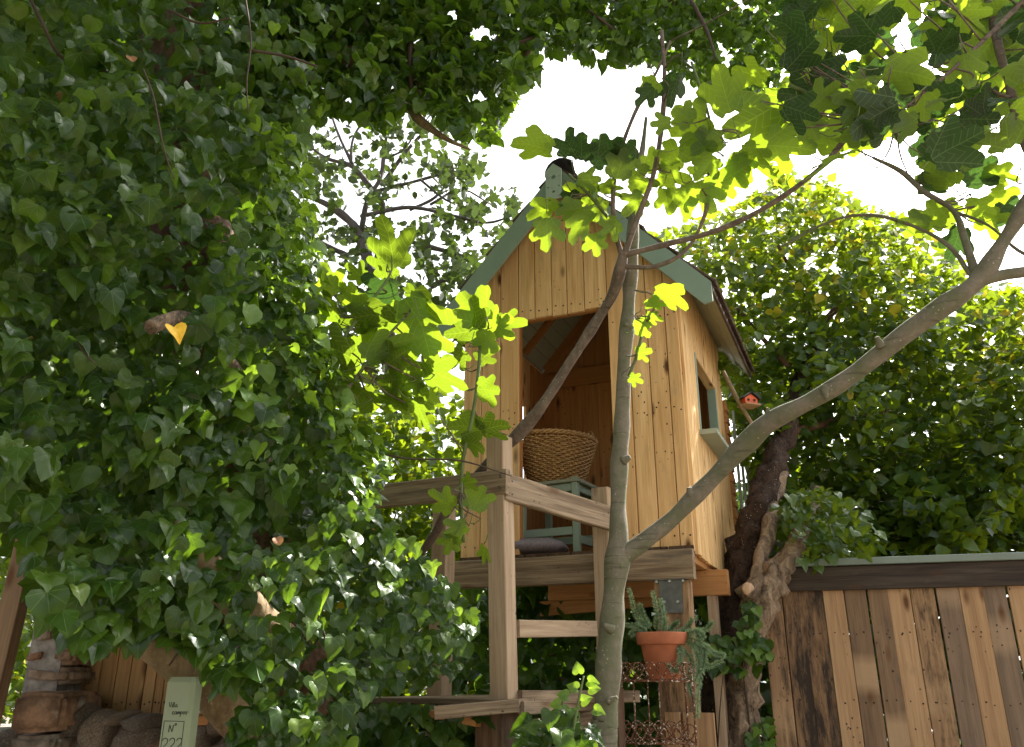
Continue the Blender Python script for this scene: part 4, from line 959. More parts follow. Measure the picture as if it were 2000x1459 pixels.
cl([(1062, 285, 110, 150), (1110, 290, 100, 95), (1140, 300, 90, 60), (1165, 310, 90, 40), (1068, 442, 85, 260), (1120, 385, 70, 200), (1085, 420, 90, 240), (1125, 410, 80, 200), (1150, 430, 100, 250), (1140, 350, 80, 0), (1180, 360, 85, 20),
    (1210, 330, 90, 80), (1180, 290, 90, 70), (1240, 350, 90, 10), (1270, 320, 90, 40), (1300, 345, 90, -20), (1330, 380, 100, -60), (1370, 370, 110, -70), (1400, 360, 100, -20), (1360, 330, 90, 60), (1320, 300, 90, 110), (1180, 400, 80, -100), (1200, 440, 70, 230), (1290, 380, 90, 250), (1250, 390, 80, 230), (1420, 350, 90, 20), (1230, 300, 80, 120), (1165, 470, 70, -100), (1150, 380, 90, 160)], 3.3)
cl([(1270, 180, 70, 240), (1260, 160, 80, 250), (1330, 160, 90, -100), (1340, 230, 90, 150), (1370, 250, 120, 130), (1400, 280, 110, 200), (1420, 200, 120, 120), (1500, 215, 170, 215), (1460, 300, 120, -20), (1520, 290, 130, -20), (1350, 290, 100, -10), (1300, 240, 70, 170), (1440, 320, 90, -60), (1390, 320, 90, 250), (1560, 230, 140, 230), (1480, 160, 100, 170)], 3.1)
cl([(1295, 570, 95, 10), (1265, 590, 60, 40), (1250, 640, 60, 20), (1250, 690, 55, 15), (1235, 740, 45, -30), (1270, 620, 50, -20)], 3.3)
cl([(1850, 345, 110, 110), (1880, 320, 90, 60), (1900, 340, 100, 30), (1940, 330, 90, 10), (1860, 400, 100, 200), (1900, 400, 100, 0), (1840, 360, 90, 170), (1950, 380, 100, -20), (1920, 430, 100, -60), (1870, 460, 90, -100), (1830, 440, 90, 200), (1800, 440, 80, 180), (1960, 420, 90, 20), (1890, 280, 90, 80), (1830, 310, 90, 130)], 2.85)
xs, ys = sample([(545, 640), (620, 540), (760, 470), (860, 560), (880, 700), (860, 780), (720, 850), (600, 800)], 26)
for x_, y_ in zip(xs, ys): hero.append((x_, y_, random.uniform(2.85, 3.2), random.uniform(55, 95), random.uniform(-40, 220), 0))
xs, ys = sample([(1560, -60), (2060, -60), (2060, 250), (1960, 270), (1840, 300), (1720, 300), (1600, 300), (1540, 200), (1520, 60)], 215)
for x_, y_ in zip(xs, ys):
    Y_ = random.uniform(2.3, 3.4); hero.append((x_, y_, Y_, random.uniform(175, 300)/Y_, random.choice([random.uniform(180, 360), random.uniform(0, 360)]), 1))
hero = np.array(hero, float); n_ = len(hero)
pos = Pn(hero[:, 0], hero[:, 1], hero[:, 2]); tdep = hero[:, 2]/(CP-((729.5-hero[:, 1])/F)*SP)
size = hero[:, 3]/F*tdep*rng.uniform(.70, .95, n_); size *= np.where((hero[:, 5] == 0) & (hero[:, 0] > 1055), .88, 1.0); tip = dir_img(hero[:, 4])+rnd(n_)*.25
nrm_ = tocam(pos)*-.35+UP*.85+rnd(n_)*np.where(hero[:, 5:6] > 0, .5, .45)+np.array([.25, .35, 0])
# leaves face the light: seen from below; keep enough of them open to the viewer
flip = rng.random(n_) < .75
nrm_[flip] = (-tocam(pos)*.75+UP*.5+rnd(n_)*.55)[flip]; sd_ = (hero[:, 5] > 0) & (rng.random(n_) < .45); nrm_[sd_] = (UP*.9+rnd(n_)*.6)[sd_]
pos = pos-norm(tip)*size[:, None]*.35
yg = (hero[:, 5] == 0) & (hero[:, 0] < 1055) & (rng.random(n_) < .68)          # young leaves turned to the sun
nrm_[yg] = (-np.array(sdir)*-1.0+rnd(n_)*.38)[yg]
scatter(fig, FIG, [M['fig'], M['fig_shade'], M['fig_young']], pos, nrm_, tip, size, rng.integers(0, 5, n_), np.where(yg, 2, rng.random(n_) < np.where(hero[:, 5] > 0, .42, np.where((hero[:, 1] < 500) & (hero[:, 0] > 1000), .28, .05))), 300, size/hero[:, 2])
# petioles
pet = []
for i in range(n_):
    a = pos[i]; d = -norm(tip[i:i+1])[0]*size[i]*.35; pet.append([(*a, .0022), (*(a+d*.6+np.array([0, 0, -.01])), .002), (*(a+d*1.2), .0025)])
tag(tubes('petioles', pet, M['stem'], fig, fig, seg=2, sides=4), kind='stuff')
tw = []; BP = np.array(FIGPTS)       # thin twigs that carry the leaves from the nearest limb
for i in range(n_):
    a = pos[i]-norm(tip[i:i+1])[0]*size[i]*.40; dd = np.linalg.norm(BP-a, axis=1); j = int(np.argmin(dd))
    if .05 < dd[j] < .75 and (i % 5) != 0:
        b = BP[j]; mid = (a+b)/2+np.array([random.uniform(-.04, .04), random.uniform(-.04, .04), -.05*dd[j]])
        tw.append([(*b, .0042), (*mid, .0034), (*a, .0022)])
tag(tubes('twigs', tw, M['fig_brown'], fig, fig, seg=3, sides=5), kind='stuff')
# small green figs
figm = bmesh.new(); bmesh.ops.create_icosphere(figm, subdivisions=2, radius=1)
for v in figm.verts: v.co = Vector((v.co.x*.016, v.co.y*.016, v.co.z*.018+(.012 if v.co.z > .8 else 0)))
fme = bpy.data.meshes.new('fig'); figm.to_mesh(fme); figm.free(); fme.materials.append(simple('green_fig_skin', (.13, .22, .05), .5)); fme.polygons.foreach_set('use_smooth', [True]*len(fme.polygons))
for px, py, Y in ((1810, 95, 2.5), (1860, 150, 2.5), (1870, 90, 2.5), (1160, 385, 3.3), (1130, 360, 3.3), (1850, 330, 2.8), (1240, 300, 3.3), (1375, 255, 3.1)):
    o = bpy.data.objects.new('fig', fme); COL.objects.link(o); o.parent = fig; o.location = P(px, py, Y)-fig.location

# ================================================================ IVY CLAD TREE (left)
ivy = empty('ivy_clad_tree', (-.75, 3.0, 0), 0, label='huge ivy covered tree filling the left of the view', cat='tree')
def it(name, pl, mat, root=ivy, rough=.3, sides=14, nscale=6., **k):
    pts = px_tube(pl) if not k.get('pre') else [k['pre']]+px_tube(pl)
    return tube(name, pts, M[mat], root, world_to=root, rough=rough, sides=sides, nscale=nscale)
it('trunk', [(580, 1500, 3.4, 170), (520, 1200, 3.35, 160), (440, 900, 3.3, 150), (390, 600, 3.25, 140), (360, 300, 3.35, 130), (340, 0, 3.5, 120), (330, -300, 3.7, 110)], 'ivy_bark', pre=(-.8, 3.4, 0, .22))
it('limb', [(240, 1235, 2.85, 34), (300, 1272, 2.85, 50), (370, 1310, 2.88, 70), (430, 1365, 2.92, 75), (480, 1440, 2.98, 70)], 'limb_bark')['label'] = 'bare tan limb above the numbered post'
it('limb', [(310, 990, 2.35, 30), (350, 1050, 2.40, 50), (410, 1115, 2.5, 62), (480, 1185, 2.6, 60), (560, 1260, 2.8, 60)], 'limb_bark')
it('limb', [(292, 640, 2.12, 24), (320, 628, 2.16, 27), (355, 624, 2.25, 27), (400, 640, 2.45, 28)], 'pale_bark', sides=10)
for pl in ([(50, -20, 2.2, 11), (85, 50, 2.2, 12), (110, 100, 2.25, 12), (145, 130, 2.3, 11)], [(330, 20, 2.2, 9), (390, 45, 2.2, 8), (450, 35, 2.2, 6)], [(480, 0, 2.1, 6), (490, 80, 2.1, 6), (482, 160, 2.1, 5), (485, 220, 2.1, 4)],
           [(150, 660, 2.0, 8), (165, 690, 2.0, 7), (185, 710, 2.0, 5)], [(490, 98, 2.4, 10), (560, 110, 2.45, 9), (620, 130, 2.5, 8)], [(330, 1300, 2.7, 7), (360, 1265, 2.7, 7), (420, 1250, 2.72, 7), (470, 1265, 2.75, 6)],
           [(600, 1150, 2.6, 8), (630, 1230, 2.62, 8), (650, 1290, 2.65, 7)], [(280, 135, 1.95, 6), (300, 190, 1.95, 6), (320, 290, 1.98, 6), (340, 350, 2.0, 4)], [(680, 870, 3.1, 6), (790, 895, 3.15, 6), (900, 900, 3.2, 5), (1000, 930, 3.25, 3)]):
    it('stem', [(a, b, c+.03, w*.62) for a, b, c, w in pl], 'vine', sides=6, rough=.1)
R1 = [(-120, -120), (640, -120), (640, 120), (600, 200), (590, 280), (575, 400), (590, 520), (600, 640), (610, 740), (660, 850), (710, 940), (745, 1010), (815, 1065), (885, 1140), (935, 1205), (925, 1285), (870, 1318), (735, 1335), (690, 1375), (700, 1560), (470, 1560), (455, 1400), (430, 1320), (380, 1270), (300, 1230), (240, 1250), (170, 1262), (130, 1235), (70, 1150), (40, 1000), (-120, 980)]
def depth1(x, y): return 1.95+.45*np.clip(x/500, -.2, 1)+.5*np.clip((x-450)/400, 0, 1.2)+.25*np.clip((250-y)/300, 0, 1)
N1 = 9500
x_, y_ = sample(R1, N1); nz = fbm(x_, y_, 160, 1); nz2 = fbm(x_, y_, 55, 2)
lay = np.where(rng.random(N1) < .33, rng.random(N1)*.10, .42+rng.random(N1)*.8)
Yd = depth1(x_, y_)+.20*nz+.10*nz2+lay*.95
k = (fbm(x_, y_, 48, 5) > np.where((x_ < 430) & (y_ < 700), -.02, -.18))          # gaps where the inside shows
k |= lay > .2
x_, y_, Yd, lay = x_[k], y_[k], Yd[k], lay[k]; n_ = len(x_)
pos = Pn(x_, y_, Yd); size = rng.uniform(.042, .084, n_)*(1-.22*np.clip((x_-450)/400, 0, 1)); big = rng.random(n_) < .06; size[big] *= 1.3
nr = tocam(pos)*.75+UP*.42+np.array([.22, 0, 0])*np.clip((x_-300)/400, 0, 1)[:, None]+rnd(n_)*.50; tp_ = -UP+rnd(n_)*.45
va = rng.choice([0, 1, 2, 3, 4, 5], n_, p=[.27, .2, .14, .2, .09, .1]); mi = np.zeros(n_, int); mi[(rng.random(n_) < np.where(y_ < 950, .20, .07)) & (x_ > 470)] = 1; mi[(rng.random(n_) < .0015)] = 2; size[mi == 2] *= .55; va[mi == 2] = 1  # more bright leaves on the upper right flank stand in for dappled sun
sc = size/Yd-(lay > .15)*.05+(x_ > 0)*.01+(y_ > 0)*.01
scatter(ivy, IVY, [M['ivy'], M['ivy_young_lit'], M['brown_leaf']], pos, nr, tp_, size, va, mi, 300, sc)
nb_ = 1700; x_, y_ = sample([(-150, -150), (560, -150), (540, 300), (500, 560), (520, 900), (480, 1200), (-150, 1000)], nb_); pos = Pn(x_, y_, rng.uniform(3.5, 4.3, nb_))
b_, t_, n__ = orient(pos, tocam(pos)+rnd(nb_)*.6, -UP+rnd(nb_)*.6)
join_leaves('inner_foliage', IVY, [M['ivy']], pos, b_, t_, n__, rng.uniform(.12, .19, nb_), rng.integers(0, 6, nb_), None, ivy, ivy)
# unseen leaf layer over and behind the camera, added to darken the ivy
no = 5200; X = rng.uniform(-4.2, -.7, no); Yq = rng.uniform(-3.2, 3.6, no); Zq = 1.5+np.maximum(np.abs(Yq), .5)*1.08+.65+rng.random(no)*.9; pos = np.stack([X, Yq, Zq], -1)
b_, t_, n__ = orient(pos, UP+rnd(no)*.7, -UP*.5+rnd(no))
join_leaves('added_shade_foliage', IVY, [M['ivy']], pos, b_, t_, n__, rng.uniform(.09, .14, no), rng.integers(0, 6, no), None, ivy, ivy)
# fringe of bright small leaves on the sunny side of the mass
xf, yf = sample([(520, 230), (600, 260), (610, 420), (640, 560), (620, 620), (700, 820), (760, 880), (745, 960), (720, 1000), (690, 960), (620, 860), (560, 700), (510, 520)], 900); Yf = depth1(xf, yf)+rng.uniform(-.1, .5, 900)+.05
pos = Pn(xf, yf, Yf); n_ = 900
b_, t_, n__ = orient(pos, tocam(pos)*.3+UP*.6+np.array([.4, .1, 0])+rnd(n_)*.6, -UP*.6+np.array([.5, 0, 0])+rnd(n_)*.6)
join_leaves('young_foliage', IVY, [M['ivy'], M['ivy_young_lit']], pos, b_, t_, n__, rng.uniform(.03, .065, n_), rng.integers(0, 6, n_), (rng.random(n_) < .45).astype(int), ivy, ivy)
# the yellow and the dry leaves that stand out
for px, py, Y, s, mat, nm in ((340, 636, 2.05, .055, 'yellow_leaf', 'bright yellow leaf'), (255, 110, 2.0, .030, 'brown_leaf', 'curled brown leaf'), (540, 1050, 2.35, .03, 'brown_leaf', 'curled brown leaf')):
    o = link('leaf', leaf_mesh('leaf', IVY[2] if mat == 'brown_leaf' else IVY[5], M[mat]), ivy); p = P(px, py, Y); b_, t_, n__ = orient(np.array([list(p)]), np.array([[.55, -1, .5]]), np.array([[.3, .2, -1]]))
    o.matrix_basis = Matrix.Translation(p-ivy.location) @ Matrix((b_[0], t_[0], n__[0])).transposed().to_4x4() @ Matrix.Scale(s, 4); o['label'] = nm

# ================================================================ IVY CANOPY overhead
can = empty('ivy_canopy', (.2, 4.2, 0), 0, label='ivy covered boughs hanging across the top of the view', cat='climbing ivy')
for pl, m_ in (([(560, 60, 3.4, 50), (680, 110, 3.5, 40), (800, 150, 3.55, 30), (805, 215, 3.5, 20), (840, 250, 3.5, 16), (880, 275, 3.5, 11), (918, 292, 3.5, 4)], 'limb_bark'), ([(700, 60, 3.6, 40), (850, 130, 3.7, 30), (940, 165, 3.7, 24), (985, 160, 3.7, 18), (1020, 120, 3.7, 14), (1050, 60, 3.7, 10)], 'limb_bark'),
               ([(500, -60, 3.7, 60), (800, -40, 4.0, 50), (1100, -30, 4.2, 40), (1350, 20, 4.3, 26), (1480, 70, 4.3, 15)], 'ivy_bark'), ([(1150, 20, 3.5, 8), (1200, 60, 3.5, 7), (1225, 90, 3.5, 4)], 'vine'), ([(1350, 0, 3.4, 8), (1380, 60, 3.4, 7), (1400, 120, 3.4, 3)], 'vine'), ([(880, 90, 3.4, 8), (960, 100, 3.4, 7), (1050, 70, 3.4, 7)], 'vine'), ([(805, 60, 3.3, 9), (800, 120, 3.3, 9), (805, 200, 3.4, 9)], 'vine')):
    it('bough', pl, m_, can, sides=10)
R2 = [(500, -140), (1600, -140), (1620, 0), (1590, 100), (1545, 200), (1470, 205), (1420, 165), (1360, 160), (1300, 125), (1240, 118), (1180, 125), (1120, 112), (1060, 95), (1050, 150), (1010, 175), (985, 230), (960, 275), (900, 265), (840, 205), (780, 215), (740, 250), (690, 225), (650, 215), (600, 240), (560, 300), (500, 200)]
N2 = 12500
x_, y_ = sample(R2, N2); nz = fbm(x_, y_, 120, 11); Yd = 3.1+.45*np.clip((x_-700)/600, 0, 1)+.15*nz+rng.random(N2)**1.2*1.2
k = (fbm(x_, y_, 38, 15) > -.44); x_, y_, Yd = x_[k], y_[k], Yd[k]; n_ = len(x_)
pos = Pn(x_, y_, Yd); size = rng.uniform(.046, .086, n_)*(1-.15*np.clip((x_-900)/600, 0, 1)); nr = tocam(pos)*.35*np.sign(rng.random((n_, 1))-.35)+UP*.55+rnd(n_)*.75; tp_ = -UP*.9+rnd(n_)*.5
mi = (rng.random(n_) < .12).astype(int); va = rng.integers(0, 6, n_)
scatter(can, IVY, [M['ivy'], M['ivy_young_lit']], pos, nr, tp_, size, va, mi, 300, size/Yd+(y_ > 5)*.01)

# ================================================================ FAR FIG TREE
ff = empty('far_fig_tree', (P(780, 1300, 8.5).x, 8.5, 0), 0, label='distant fig tree with bare grey twigs left of the playhouse roof', cat='fig tree')
YF = 8.5
def fb(pl, sides=8):
    it('branch', [(a, b, YF+c, w*1.35) for a, b, c, w in pl], 'far_bark', ff, sides=sides, rough=.15)
pts = px_tube([(800, 1000, YF, 46), (785, 850, YF, 42), (765, 700, YF, 36), (738, 590, YF, 28), (715, 500, YF, 24), (690, 440, YF, 18), (640, 400, YF, 12), (590, 380, YF, 8)])
tube('trunk', [(pts[0][0]+.1, YF, 0, .16)]+pts, M['far_bark'], ff, world_to=ff, rough=.2)
FBR = ([(755, 640, 0, 16), (752, 520, 0, 11), (745, 440, 0, 9), (748, 400, 0, 8), (720, 362, 0, 8), (688, 325, 0, 7), (640, 310, 0, 5), (610, 290, 0, 3)], [(706, 450, 0, 9), (718, 390, -.1, 8), (742, 350, -.1, 7), (750, 300, -.1, 6), (757, 250, -.1, 4)],
       [(748, 360, .1, 7), (790, 300, .1, 6), (838, 248, .1, 4)], [(730, 375, .2, 6), (800, 357, .2, 5), (862, 340, .2, 4), (895, 330, .2, 3)], [(715, 420, -.2, 7), (800, 405, -.2, 6), (880, 420, -.2, 5), (950, 435, -.2, 4), (1005, 420, -.2, 3)],
       [(800, 410, 0, 5), (850, 385, 0, 4), (885, 340, 0, 3)], [(780, 470, 0, 10), (850, 485, .1, 8), (900, 500, .1, 7), (945, 520, .1, 5)], [(690, 325, 0, 5), (660, 260, 0, 4), (640, 200, 0, 3)], [(685, 320, 0, 5), (690, 270, 0, 4), (720, 220, 0, 3)],
       [(750, 310, 0, 4), (790, 290, 0, 3), (830, 230, 0, 2)], [(840, 400, 0, 4), (900, 370, 0, 3), (960, 400, 0, 2)], [(840, 560, 0, 9), (880, 545, 0, 7), (930, 560, 0, 5)], [(820, 350, .1, 4), (870, 390, .1, 3), (920, 410, .1, 3)], [(680, 500, .2, 9), (620, 470, .2, 7), (570, 430, .2, 5)], [(760, 640, 0, 10), (690, 610, 0, 8), (640, 560, 0, 6)])
for pl in FBR: fb(pl, 6)
cx = []
for pl in FBR:
    for a, b, c, w in pl[2:]:
        for _ in range(3 if w > 5 else 7): cx.append((a+random.gauss(0, 20), b+random.gauss(0, 16)))
cx = np.array(cx); m_ = 18; x_ = np.repeat(cx[:, 0], m_)+rng.normal(0, 15, len(cx)*m_); y_ = np.repeat(cx[:, 1], m_)+rng.normal(0, 13, len(cx)*m_)
ex, ey = sample([(540, 250), (700, 420), (880, 460), (960, 520), (870, 700), (840, 880), (650, 700), (560, 500)], 2100)
x_ = np.concatenate([x_, ex]); y_ = np.concatenate([y_, ey]); k = (fbm(x_, y_, 26, 21) > -.12) & (x_ < 1010); x_, y_ = x_[k], y_[k]; n_ = len(x_)
pos = Pn(x_, y_, YF+rng.normal(0, .5, n_)); size = rng.uniform(.08, .155, n_)
scatter(ff, FARFIG, [M['far_fig']], pos, UP*.4-tocam(pos)*.3+rnd(n_)*.7, rnd(n_)+UP*.1, size, (rng.random(n_) < .72).astype(int), np.zeros(n_, int), 120, size)

# ================================================================ RIGHT TREE with climber
rt = empty('climber_covered_tree', (P(1440, 1500, 5.1).x, 5.1, 0), 0, label='gnarled tree with a dense yellow green leafy crown behind the fence', cat='tree')
it('trunk', [(1398, 1520, 5.15, 60), (1405, 1400, 5.15, 60), (1412, 1290, 5.15, 62), (1432, 1180, 5.15, 66), (1455, 1080, 5.18, 64), (1480, 1000, 5.2, 56), (1505, 930, 5.3, 48), (1530, 850, 5.6, 40), (1560, 760, 6.0, 34), (1600, 650, 6.4, 24)], 'moss_bark', rt, rough=.55, sides=26, nscale=14, pre=(P(1400, 1520, 5.15).x, 5.15, 0, .12))['label'] = 'dark mossy trunk'
it('trunk', [(1452, 1520, 4.85, 58), (1455, 1400, 4.85, 56), (1463, 1300, 4.85, 52), (1478, 1220, 4.85, 58), (1492, 1170, 4.86, 62), (1520, 1120, 4.9, 48), (1548, 1075, 4.95, 36), (1565, 1040, 5.05, 30), (1600, 960, 5.4, 24)], 'pale_bark', rt, rough=.42, sides=30, nscale=19, pre=(P(1452, 1520, 4.85).x, 4.85, 0, .11))['label'] = 'peeling pale trunk'
it('branch', [(1465, 1200, 4.86, 40), (1480, 1120, 4.95, 32), (1500, 1040, 5.05, 28), (1510, 980, 5.2, 26), (1530, 920, 5.3, 22)], 'pale_bark', rt, rough=.4, nscale=16)
it('branch', [(1440, 1160, 5.0, 16), (1478, 1130, 4.95, 16), (1500, 1100, 4.93, 12)], 'limb_bark', rt, sides=8)
o = it('cut_stub', [(1472, 1180, 4.86, 26), (1466, 1165, 4.78, 27), (1462, 1150, 4.70, 26)], 'pale_bark', rt, sides=12); e = px_tube([(1461, 1150, 4.695, 26)])[0]
tube('cut_face', [(e[0], e[1], e[2], e[3]*.95), (e[0], e[1]-.006, e[2], e[3]*.9)], M['cut'], rt, world_to=rt, seg=1, sides=14)
for pl in ([(1560, 760, 6.0, 22), (1660, 680, 6.3, 16), (1760, 620, 6.5, 10)], [(1530, 850, 5.7, 20), (1640, 820, 6.0, 15), (1760, 800, 6.2, 10)], [(1590, 660, 6.4, 14), (1560, 560, 6.5, 10), (1520, 480, 6.6, 6)], [(1600, 640, 6.4, 14), (1680, 540, 6.5, 10), (1700, 440, 6.6, 6)], [(1700, 720, 6.3, 12), (1850, 700, 6.5, 9), (1950, 640, 6.6, 5)], [(1545, 720, 6.0, 12), (1480, 650, 6.1, 8), (1440, 600, 6.2, 5)]):
    it('branch', pl, 'ivy_bark', rt, sides=7)
R3 = [(1240, 470), (1310, 440), (1400, 420), (1470, 380), (1500, 320), (1560, 345), (1620, 350), (1680, 400), (1760, 420), (1850, 480), (1930, 560), (2120, 560), (2120, 1105), (1900, 1100), (1620, 1112), (1540, 1090), (1470, 930), (1410, 760), (1330, 560)]
N3 = 24000
x_, y_ = sample(R3, N3); nz = fbm(x_, y_, 90, 31); nz2 = fbm(x_, y_, 30, 32)
edge = (y_ < 560+60*nz)
k = (nz2 > -.42-.1*(y_ > 650)) & ~(edge & (rng.random(N3) < .15)); x_, y_, nz = x_[k], y_[k], nz[k]; n_ = len(x_)
Yd = 5.75+.5*nz+rng.random(n_)**1.3*1.9+.3*np.clip((650-y_)/250, 0, 1)
pos = Pn(x_, y_, Yd); size = rng.uniform(.06, .115, n_)*(1+.1*np.clip((y_-700)/300, 0, 1))
nr = tocam(pos)*.45+UP*.6+rnd(n_)*.6; tp_ = -UP*.5+rnd(n_)*.8
mi = (rng.random(n_) < (.06*(y_ < 620)+.012*(y_ < 760)+.12*((x_ > 1900) & (y_ > 640) & (y_ < 760)))).astype(int)
scatter(rt, [TINY[0], TINY[1], SMALL[0]], [M['hedge'], M['hedge_yellow']], pos, nr, tp_, size, rng.integers(0, 3, n_), mi, 300, size/Yd*(Yd < 6.3), mass='crown')
# sprays hanging in front of the fence top
x_, y_ = sample([(1520, 960), (1640, 950), (1720, 1020), (1700, 1075), (1650, 1090), (1600, 1110), (1560, 1090), (1530, 1040)], 240); pos = Pn(x_, y_, rng.uniform(4.75, 5.2, 240)); n_ = 240
b_, t_, n__ = orient(pos, tocam(pos)*.5+UP*.5+rnd(n_)*.4, -UP+rnd(n_)*.6)
join_leaves('hanging_foliage', IVY, [M['hedge']], pos, b_, t_, n__, rng.uniform(.05, .09, n_), rng.integers(0, 6, n_), None, rt, rt)
# little ivy climbing the pale trunk
x_ = np.concatenate([rng.normal(1458, 12, 30), rng.normal(1418, 22, 34), rng.normal(1475, 14, 26), rng.normal(1490, 16, 24)]); y_ = np.concatenate([rng.uniform(1170, 1270, 30), rng.uniform(1240, 1310, 34), rng.uniform(1230, 1280, 26), rng.uniform(1400, 1470, 24)])
tv = empty('trunk_ivy', (P(1455, 1300, 4.7).x, 4.72, 0), 0, label='sprigs of fresh ivy climbing the peeling trunk beside the pot', cat='ivy plant'); n_ = len(x_); pos = Pn(x_, y_, rng.uniform(4.66, 4.78, n_)); size = rng.uniform(.05, .075, n_)
scatter(tv, IVY, [M['ivy'], M['ivy_young_lit']], pos, tocam(pos)+UP*.4+rnd(n_)*.4, -UP+rnd(n_)*.5, size, rng.choice([0, 1, 2], n_), (rng.random(n_) < .3).astype(int), n_, size)
for pl in ([(1470, 1520, 4.8, 4), (1462, 1400, 4.77, 4), (1452, 1300, 4.75, 4), (1462, 1220, 4.75, 3), (1450, 1170, 4.75, 3)], [(1400, 1520, 4.75, 4), (1405, 1400, 4.75, 3), (1415, 1290, 4.72, 3)], [(1490, 1520, 4.75, 3), (1490, 1420, 4.73, 3)]): it('stem', pl, 'vine', tv, sides=5)

# ================================================================ UNDERGROWTH behind and below
und = empty('undergrowth_ivy', (.5, 6.2, 0), 0, label='dark ivy undergrowth in the shade beneath the playhouse', cat='ivy plant')
x_, y_ = sample([(880, 1120), (1450, 1120), (1470, 1600), (880, 1600)], 1500); Yd = rng.uniform(5.3, 6.4, 1500); pos = Pn(x_, y_, Yd); pos[:, 2] = np.maximum(pos[:, 2], .03); n_ = 1500; size = rng.uniform(.09, .15, n_)
scatter(und, IVY, [M['ivy'], M['ivy_young_lit']], pos, tocam(pos)*.6+UP*.5+rnd(n_)*.5, -UP+rnd(n_)*.5, size, rng.integers(0, 6, n_), (rng.random(n_) < .06).astype(int), 160, size/Yd)
for i in range(14):
    x0_ = random.uniform(.0, 1.5); it_ = tube('stem', [(x0_, 5.9, 0, .008), (x0_+random.uniform(-.2, .2), 5.8, .6, .007), (x0_+random.uniform(-.3, .3), 5.9, 1.3, .006), (x0_+random.uniform(-.3, .3), 5.9, 2.0, .004)], M['vine'], und, world_to=und, sides=5)
# foreground ivy at the foot of the stair
fgv = empty('stair_foot_ivy', (P(1100, 1459, 3.3).x, 3.3, 0), 0, label='fresh ivy shoots growing at the foot of the stair', cat='ivy plant')
x_, y_ = sample([(1020, 1420), (1070, 1385), (1120, 1380), (1180, 1430), (1215, 1465), (1240, 1600), (1000, 1600)], 200); Yd = rng.uniform(3.05, 3.6, 200); n_ = 200; pos = Pn(x_, y_, Yd); size = rng.uniform(.05, .085, n_)
scatter(fgv, IVY, [M['ivy'], M['ivy_young_lit']], pos, tocam(pos)*.7+UP*.5+rnd(n_)*.45, -UP*.8+rnd(n_)*.6, size, rng.integers(0, 6, n_), (rng.random(n_) < .08).astype(int), 200, size/Yd)
shp = []
for px, py, a in ((1130, 1315, 100), (1148, 1330, -20), (1128, 1345, 150), (1150, 1345, 0), (1110, 1360, 160), (1135, 1370, 20), (1095, 1375, 180), (1160, 1385, -30)): shp.append((px, py, a))
shp = np.array(shp, float); n_ = len(shp); pos = Pn(shp[:, 0], shp[:, 1], np.full(n_, 3.2)); sz = np.full(n_, .045)
scatter(fgv, IVY, [M['ivy_young_lit']], pos, tocam(pos)+UP*.3+rnd(n_)*.3, dir_img(shp[:, 2]), sz, np.zeros(n_, int), np.zeros(n_, int), n_, sz)
for pl in ([(1110, 1560, 3.25, 6), (1118, 1440, 3.22, 6), (1128, 1380, 3.2, 5), (1140, 1320, 3.2, 3)], [(1060, 1560, 3.3, 6), (1075, 1440, 3.3, 5), (1100, 1370, 3.25, 4)]): it('stem', pl, 'stem', fgv, sides=6)
# low ivy under the landing, bottom centre
la_ = empty('landing_ivy', (-.3, 3.9, 0), 0, label='shaded ivy spilling below the landing boards at bottom centre', cat='ivy plant')
x_, y_ = sample([(640, 1370), (940, 1380), (960, 1620), (600, 1620)], 620); Yd = rng.uniform(3.6, 4.3, 620); n_ = 620; pos = Pn(x_, y_, Yd); size = rng.uniform(.06, .10, n_)
scatter(la_, IVY, [M['ivy'], M['ivy_young_lit']], pos, tocam(pos)*.7+UP*.5+rnd(n_)*.45, -UP+rnd(n_)*.5, size, rng.integers(0, 6, n_), (rng.random(n_) < .1).astype(int), 120, size/Yd)
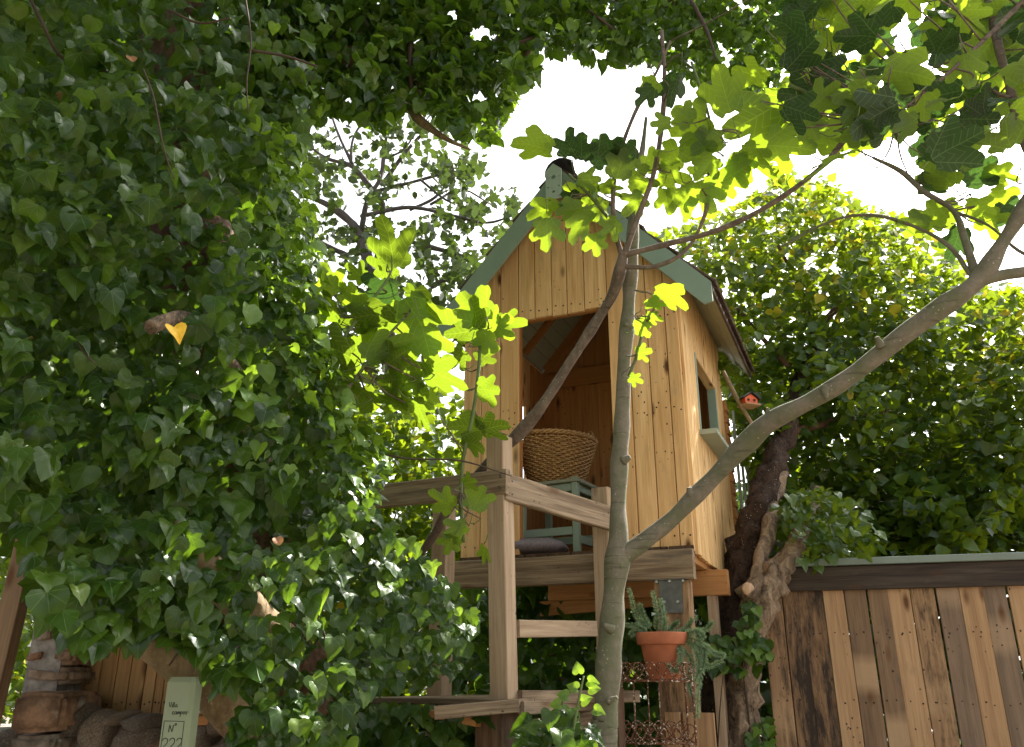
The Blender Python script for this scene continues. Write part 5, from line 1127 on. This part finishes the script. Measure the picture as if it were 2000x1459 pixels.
# sword leaves near the stand foot
# hedges behind
def hedge(name, label, x0, x1, y0, y1, z0, z1, n, smin, smax, mats, yel=.0, arch=.3, parts=0):
    h = empty(name, ((x0+x1)/2, (y0+y1)/2, 0), 0, label=label, cat='hedge'); X = rng.uniform(x0, x1, n); Yq = rng.uniform(y0, y1, n); top = z1+arch*np.array([mnoise.noise(Vector((a*1.1, 3.3+x0, 0))) for a in X])
    Z = z0+(top-z0)*rng.random(n)**.85; pos = np.stack([X, Yq, Z], -1); size = rng.uniform(smin, smax, n)
    scatter(h, [TINY[0], TINY[1]], mats, pos, tocam(pos)*.4+UP*.5+rnd(n)*.6, -UP*.4+rnd(n)*.8, size, rng.integers(0, 2, n), (rng.random(n) < yel).astype(int), parts, size-np.abs(Yq-y0)*.1)
    st_ = [[(a, (y0+y1)/2, 0, .03), (a+.1, (y0+y1)/2, z1*.5, .02), (a-.1, (y0+y1)/2+.1, z1*.8, .01)] for a in np.arange(x0+.3, x1, .9)]
    for s_ in st_: tube('stem', s_, M['far_bark'], h, world_to=h, sides=6, rough=.2)
    return h
hedge('hedge', 'dark leafy hedge between the ivy mass and the playhouse', -2.6, -.1, 7.0, 8.3, 0, 3.9, 9000, .08, .14, [M['hedge'], M['hedge_yellow']], .02, .5)
hedge('hedge', 'dense dark hedge closing the garden behind the playhouse', -.3, 3.2, 7.2, 8.2, 0, 3.1, 8000, .09, .16, [M['dark_hedge']], 0, .2)
hedge('hedge', 'sunlit shrub at the far left edge beyond the leaning post', -4.0, -2.0, 4.6, 5.6, 0, 3.4, 7000, .04, .08, [M['hedge'], M['hedge_yellow']], .08, .3)
hedge('hedge', 'tall dark hedge beyond the ivy covered tree', -7.0, -1.6, 8.4, 9.6, 0, 5.2, 9000, .10, .20, [M['hedge']], 0, .6)
hedge('hedge', 'dark hedge behind the plank fence at right', 2.0, 6.0, 6.2, 7.4, 0, 2.9, 6000, .10, .18, [M['dark_hedge']], 0, .2)
# dark hanging pole, top right
o = tube('hanging_pole', px_tube([(1893, -60, 3.3, 8), (1893, 40, 3.3, 8), (1893, 150, 3.3, 8)]), M['dark_cable'], None, sides=8); tag(o, 'thin dark blue pole hanging among the fig leaves at top right', 'pole')
